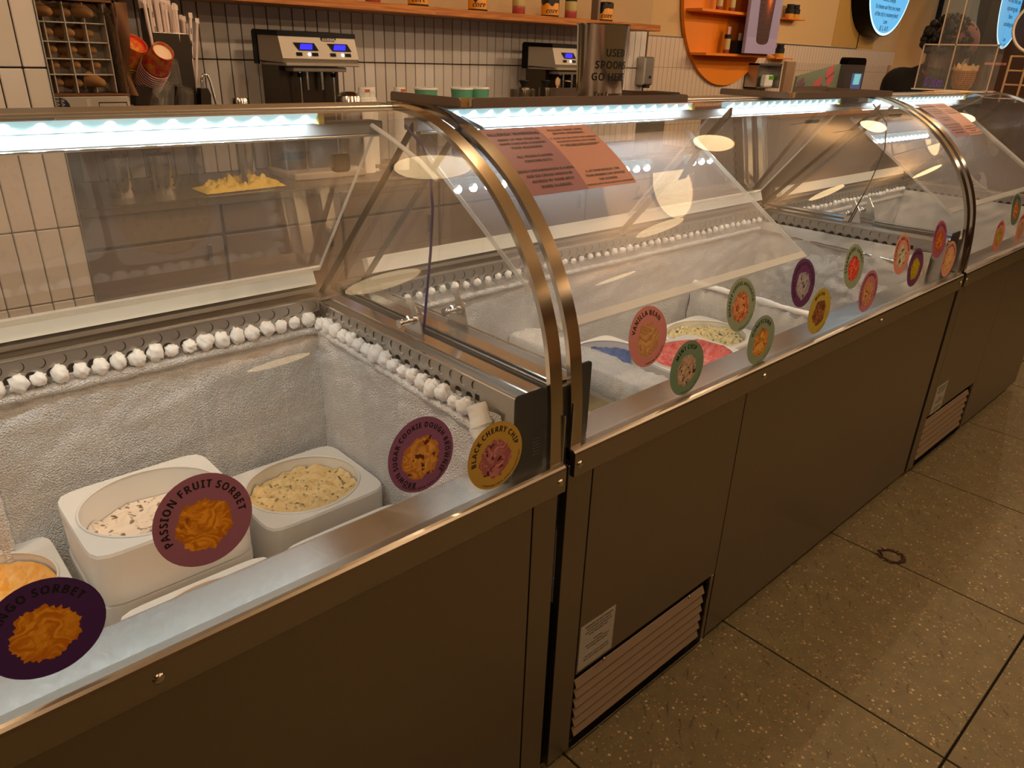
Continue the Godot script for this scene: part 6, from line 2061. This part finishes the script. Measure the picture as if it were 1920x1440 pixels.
# surface nets over a smooth union of tapered capsules [a, b, ra, rb]
func nets(caps: Array, cell: float, blend: float) -> ArrayMesh:
	var lo := Vector3.INF
	var hi := -Vector3.INF
	for c in caps:
		var r := maxf(c[2], c[3]) + cell * 2
		lo = lo.min(c[0].min(c[1]) - Vector3.ONE * r)
		hi = hi.max(c[0].max(c[1]) + Vector3.ONE * r)
	var n := Vector3i(((hi - lo) / cell).ceil()) + Vector3i.ONE
	var F := PackedFloat32Array()
	F.resize(n.x * n.y * n.z)
	F.fill(1.0)
	for c in caps:
		var a: Vector3 = c[0]
		var ab: Vector3 = c[1] - a
		var l2 := maxf(ab.length_squared(), 1e-9)
		var r := maxf(c[2], c[3]) + blend + cell * 2
		var i0 := Vector3i(((c[0].min(c[1]) - Vector3.ONE * r - lo) / cell).floor()).clamp(Vector3i.ZERO, n - Vector3i.ONE)
		var i1 := Vector3i(((c[0].max(c[1]) + Vector3.ONE * r - lo) / cell).ceil()).clamp(Vector3i.ZERO, n - Vector3i.ONE)
		for z in range(i0.z, i1.z + 1):
			for y in range(i0.y, i1.y + 1):
				for x in range(i0.x, i1.x + 1):
					var p := lo + Vector3(x, y, z) * cell - a
					var h := clampf(p.dot(ab) / l2, 0, 1)
					var d := (p - ab * h).length() - lerpf(c[2], c[3], h)
					var i := x + n.x * (y + n.y * z)
					var f := F[i]
					if f > 0.99: F[i] = d
					else:
						var k := clampf(0.5 + 0.5 * (f - d) / blend, 0, 1)
						F[i] = lerpf(f, d, k) - blend * k * (1 - k)
	var st := SurfaceTool.new()
	st.begin(Mesh.PRIMITIVE_TRIANGLES)
	st.set_smooth_group(0)
	var id := {}
	var V := []
	var ofs := [0, 1, n.x, n.x + 1, n.x * n.y, n.x * n.y + 1, n.x * n.y + n.x, n.x * n.y + n.x + 1]
	for z in n.z - 1:
		for y in n.y - 1:
			for x in n.x - 1:
				var i := x + n.x * (y + n.y * z)
				var s := 0
				for k in 8:
					if F[i + ofs[k]] < 0: s += 1
				if s == 0 or s == 8: continue
				var sum := Vector3.ZERO
				var cnt := 0
				for e in [[0, 1], [2, 3], [4, 5], [6, 7], [0, 2], [1, 3], [4, 6], [5, 7], [0, 4], [1, 5], [2, 6], [3, 7]]:
					var fa := F[i + ofs[e[0]]]
					var fb := F[i + ofs[e[1]]]
					if (fa < 0) != (fb < 0):
						var t := fa / (fa - fb)
						var pa := Vector3(e[0] & 1, (e[0] >> 1) & 1, e[0] >> 2)
						var pb := Vector3(e[1] & 1, (e[1] >> 1) & 1, e[1] >> 2)
						sum += pa.lerp(pb, t)
						cnt += 1
				id[i] = V.size()
				V.append(lo + (Vector3(x, y, z) + sum / cnt) * cell)
	for i in id:
		var f0 := F[i]
		for ax in 3:
			var da: int = [1, n.x, n.x * n.y][ax]
			var du: int = [n.x, n.x * n.y, 1][ax]
			var dv: int = [n.x * n.y, 1, n.x][ax]
			if i + da >= F.size(): continue
			var f1 := F[i + da]
			if (f0 < 0) == (f1 < 0): continue
			if not (id.has(i - du) and id.has(i - dv) and id.has(i - du - dv)): continue
			var q := [V[id[i]], V[id[i - du]], V[id[i - du - dv]], V[id[i - dv]]]
			if f0 < 0: q.reverse()
			for k in [0, 1, 2, 0, 2, 3]: st.add_vertex(q[k])
	st.generate_normals()
	return st.commit()
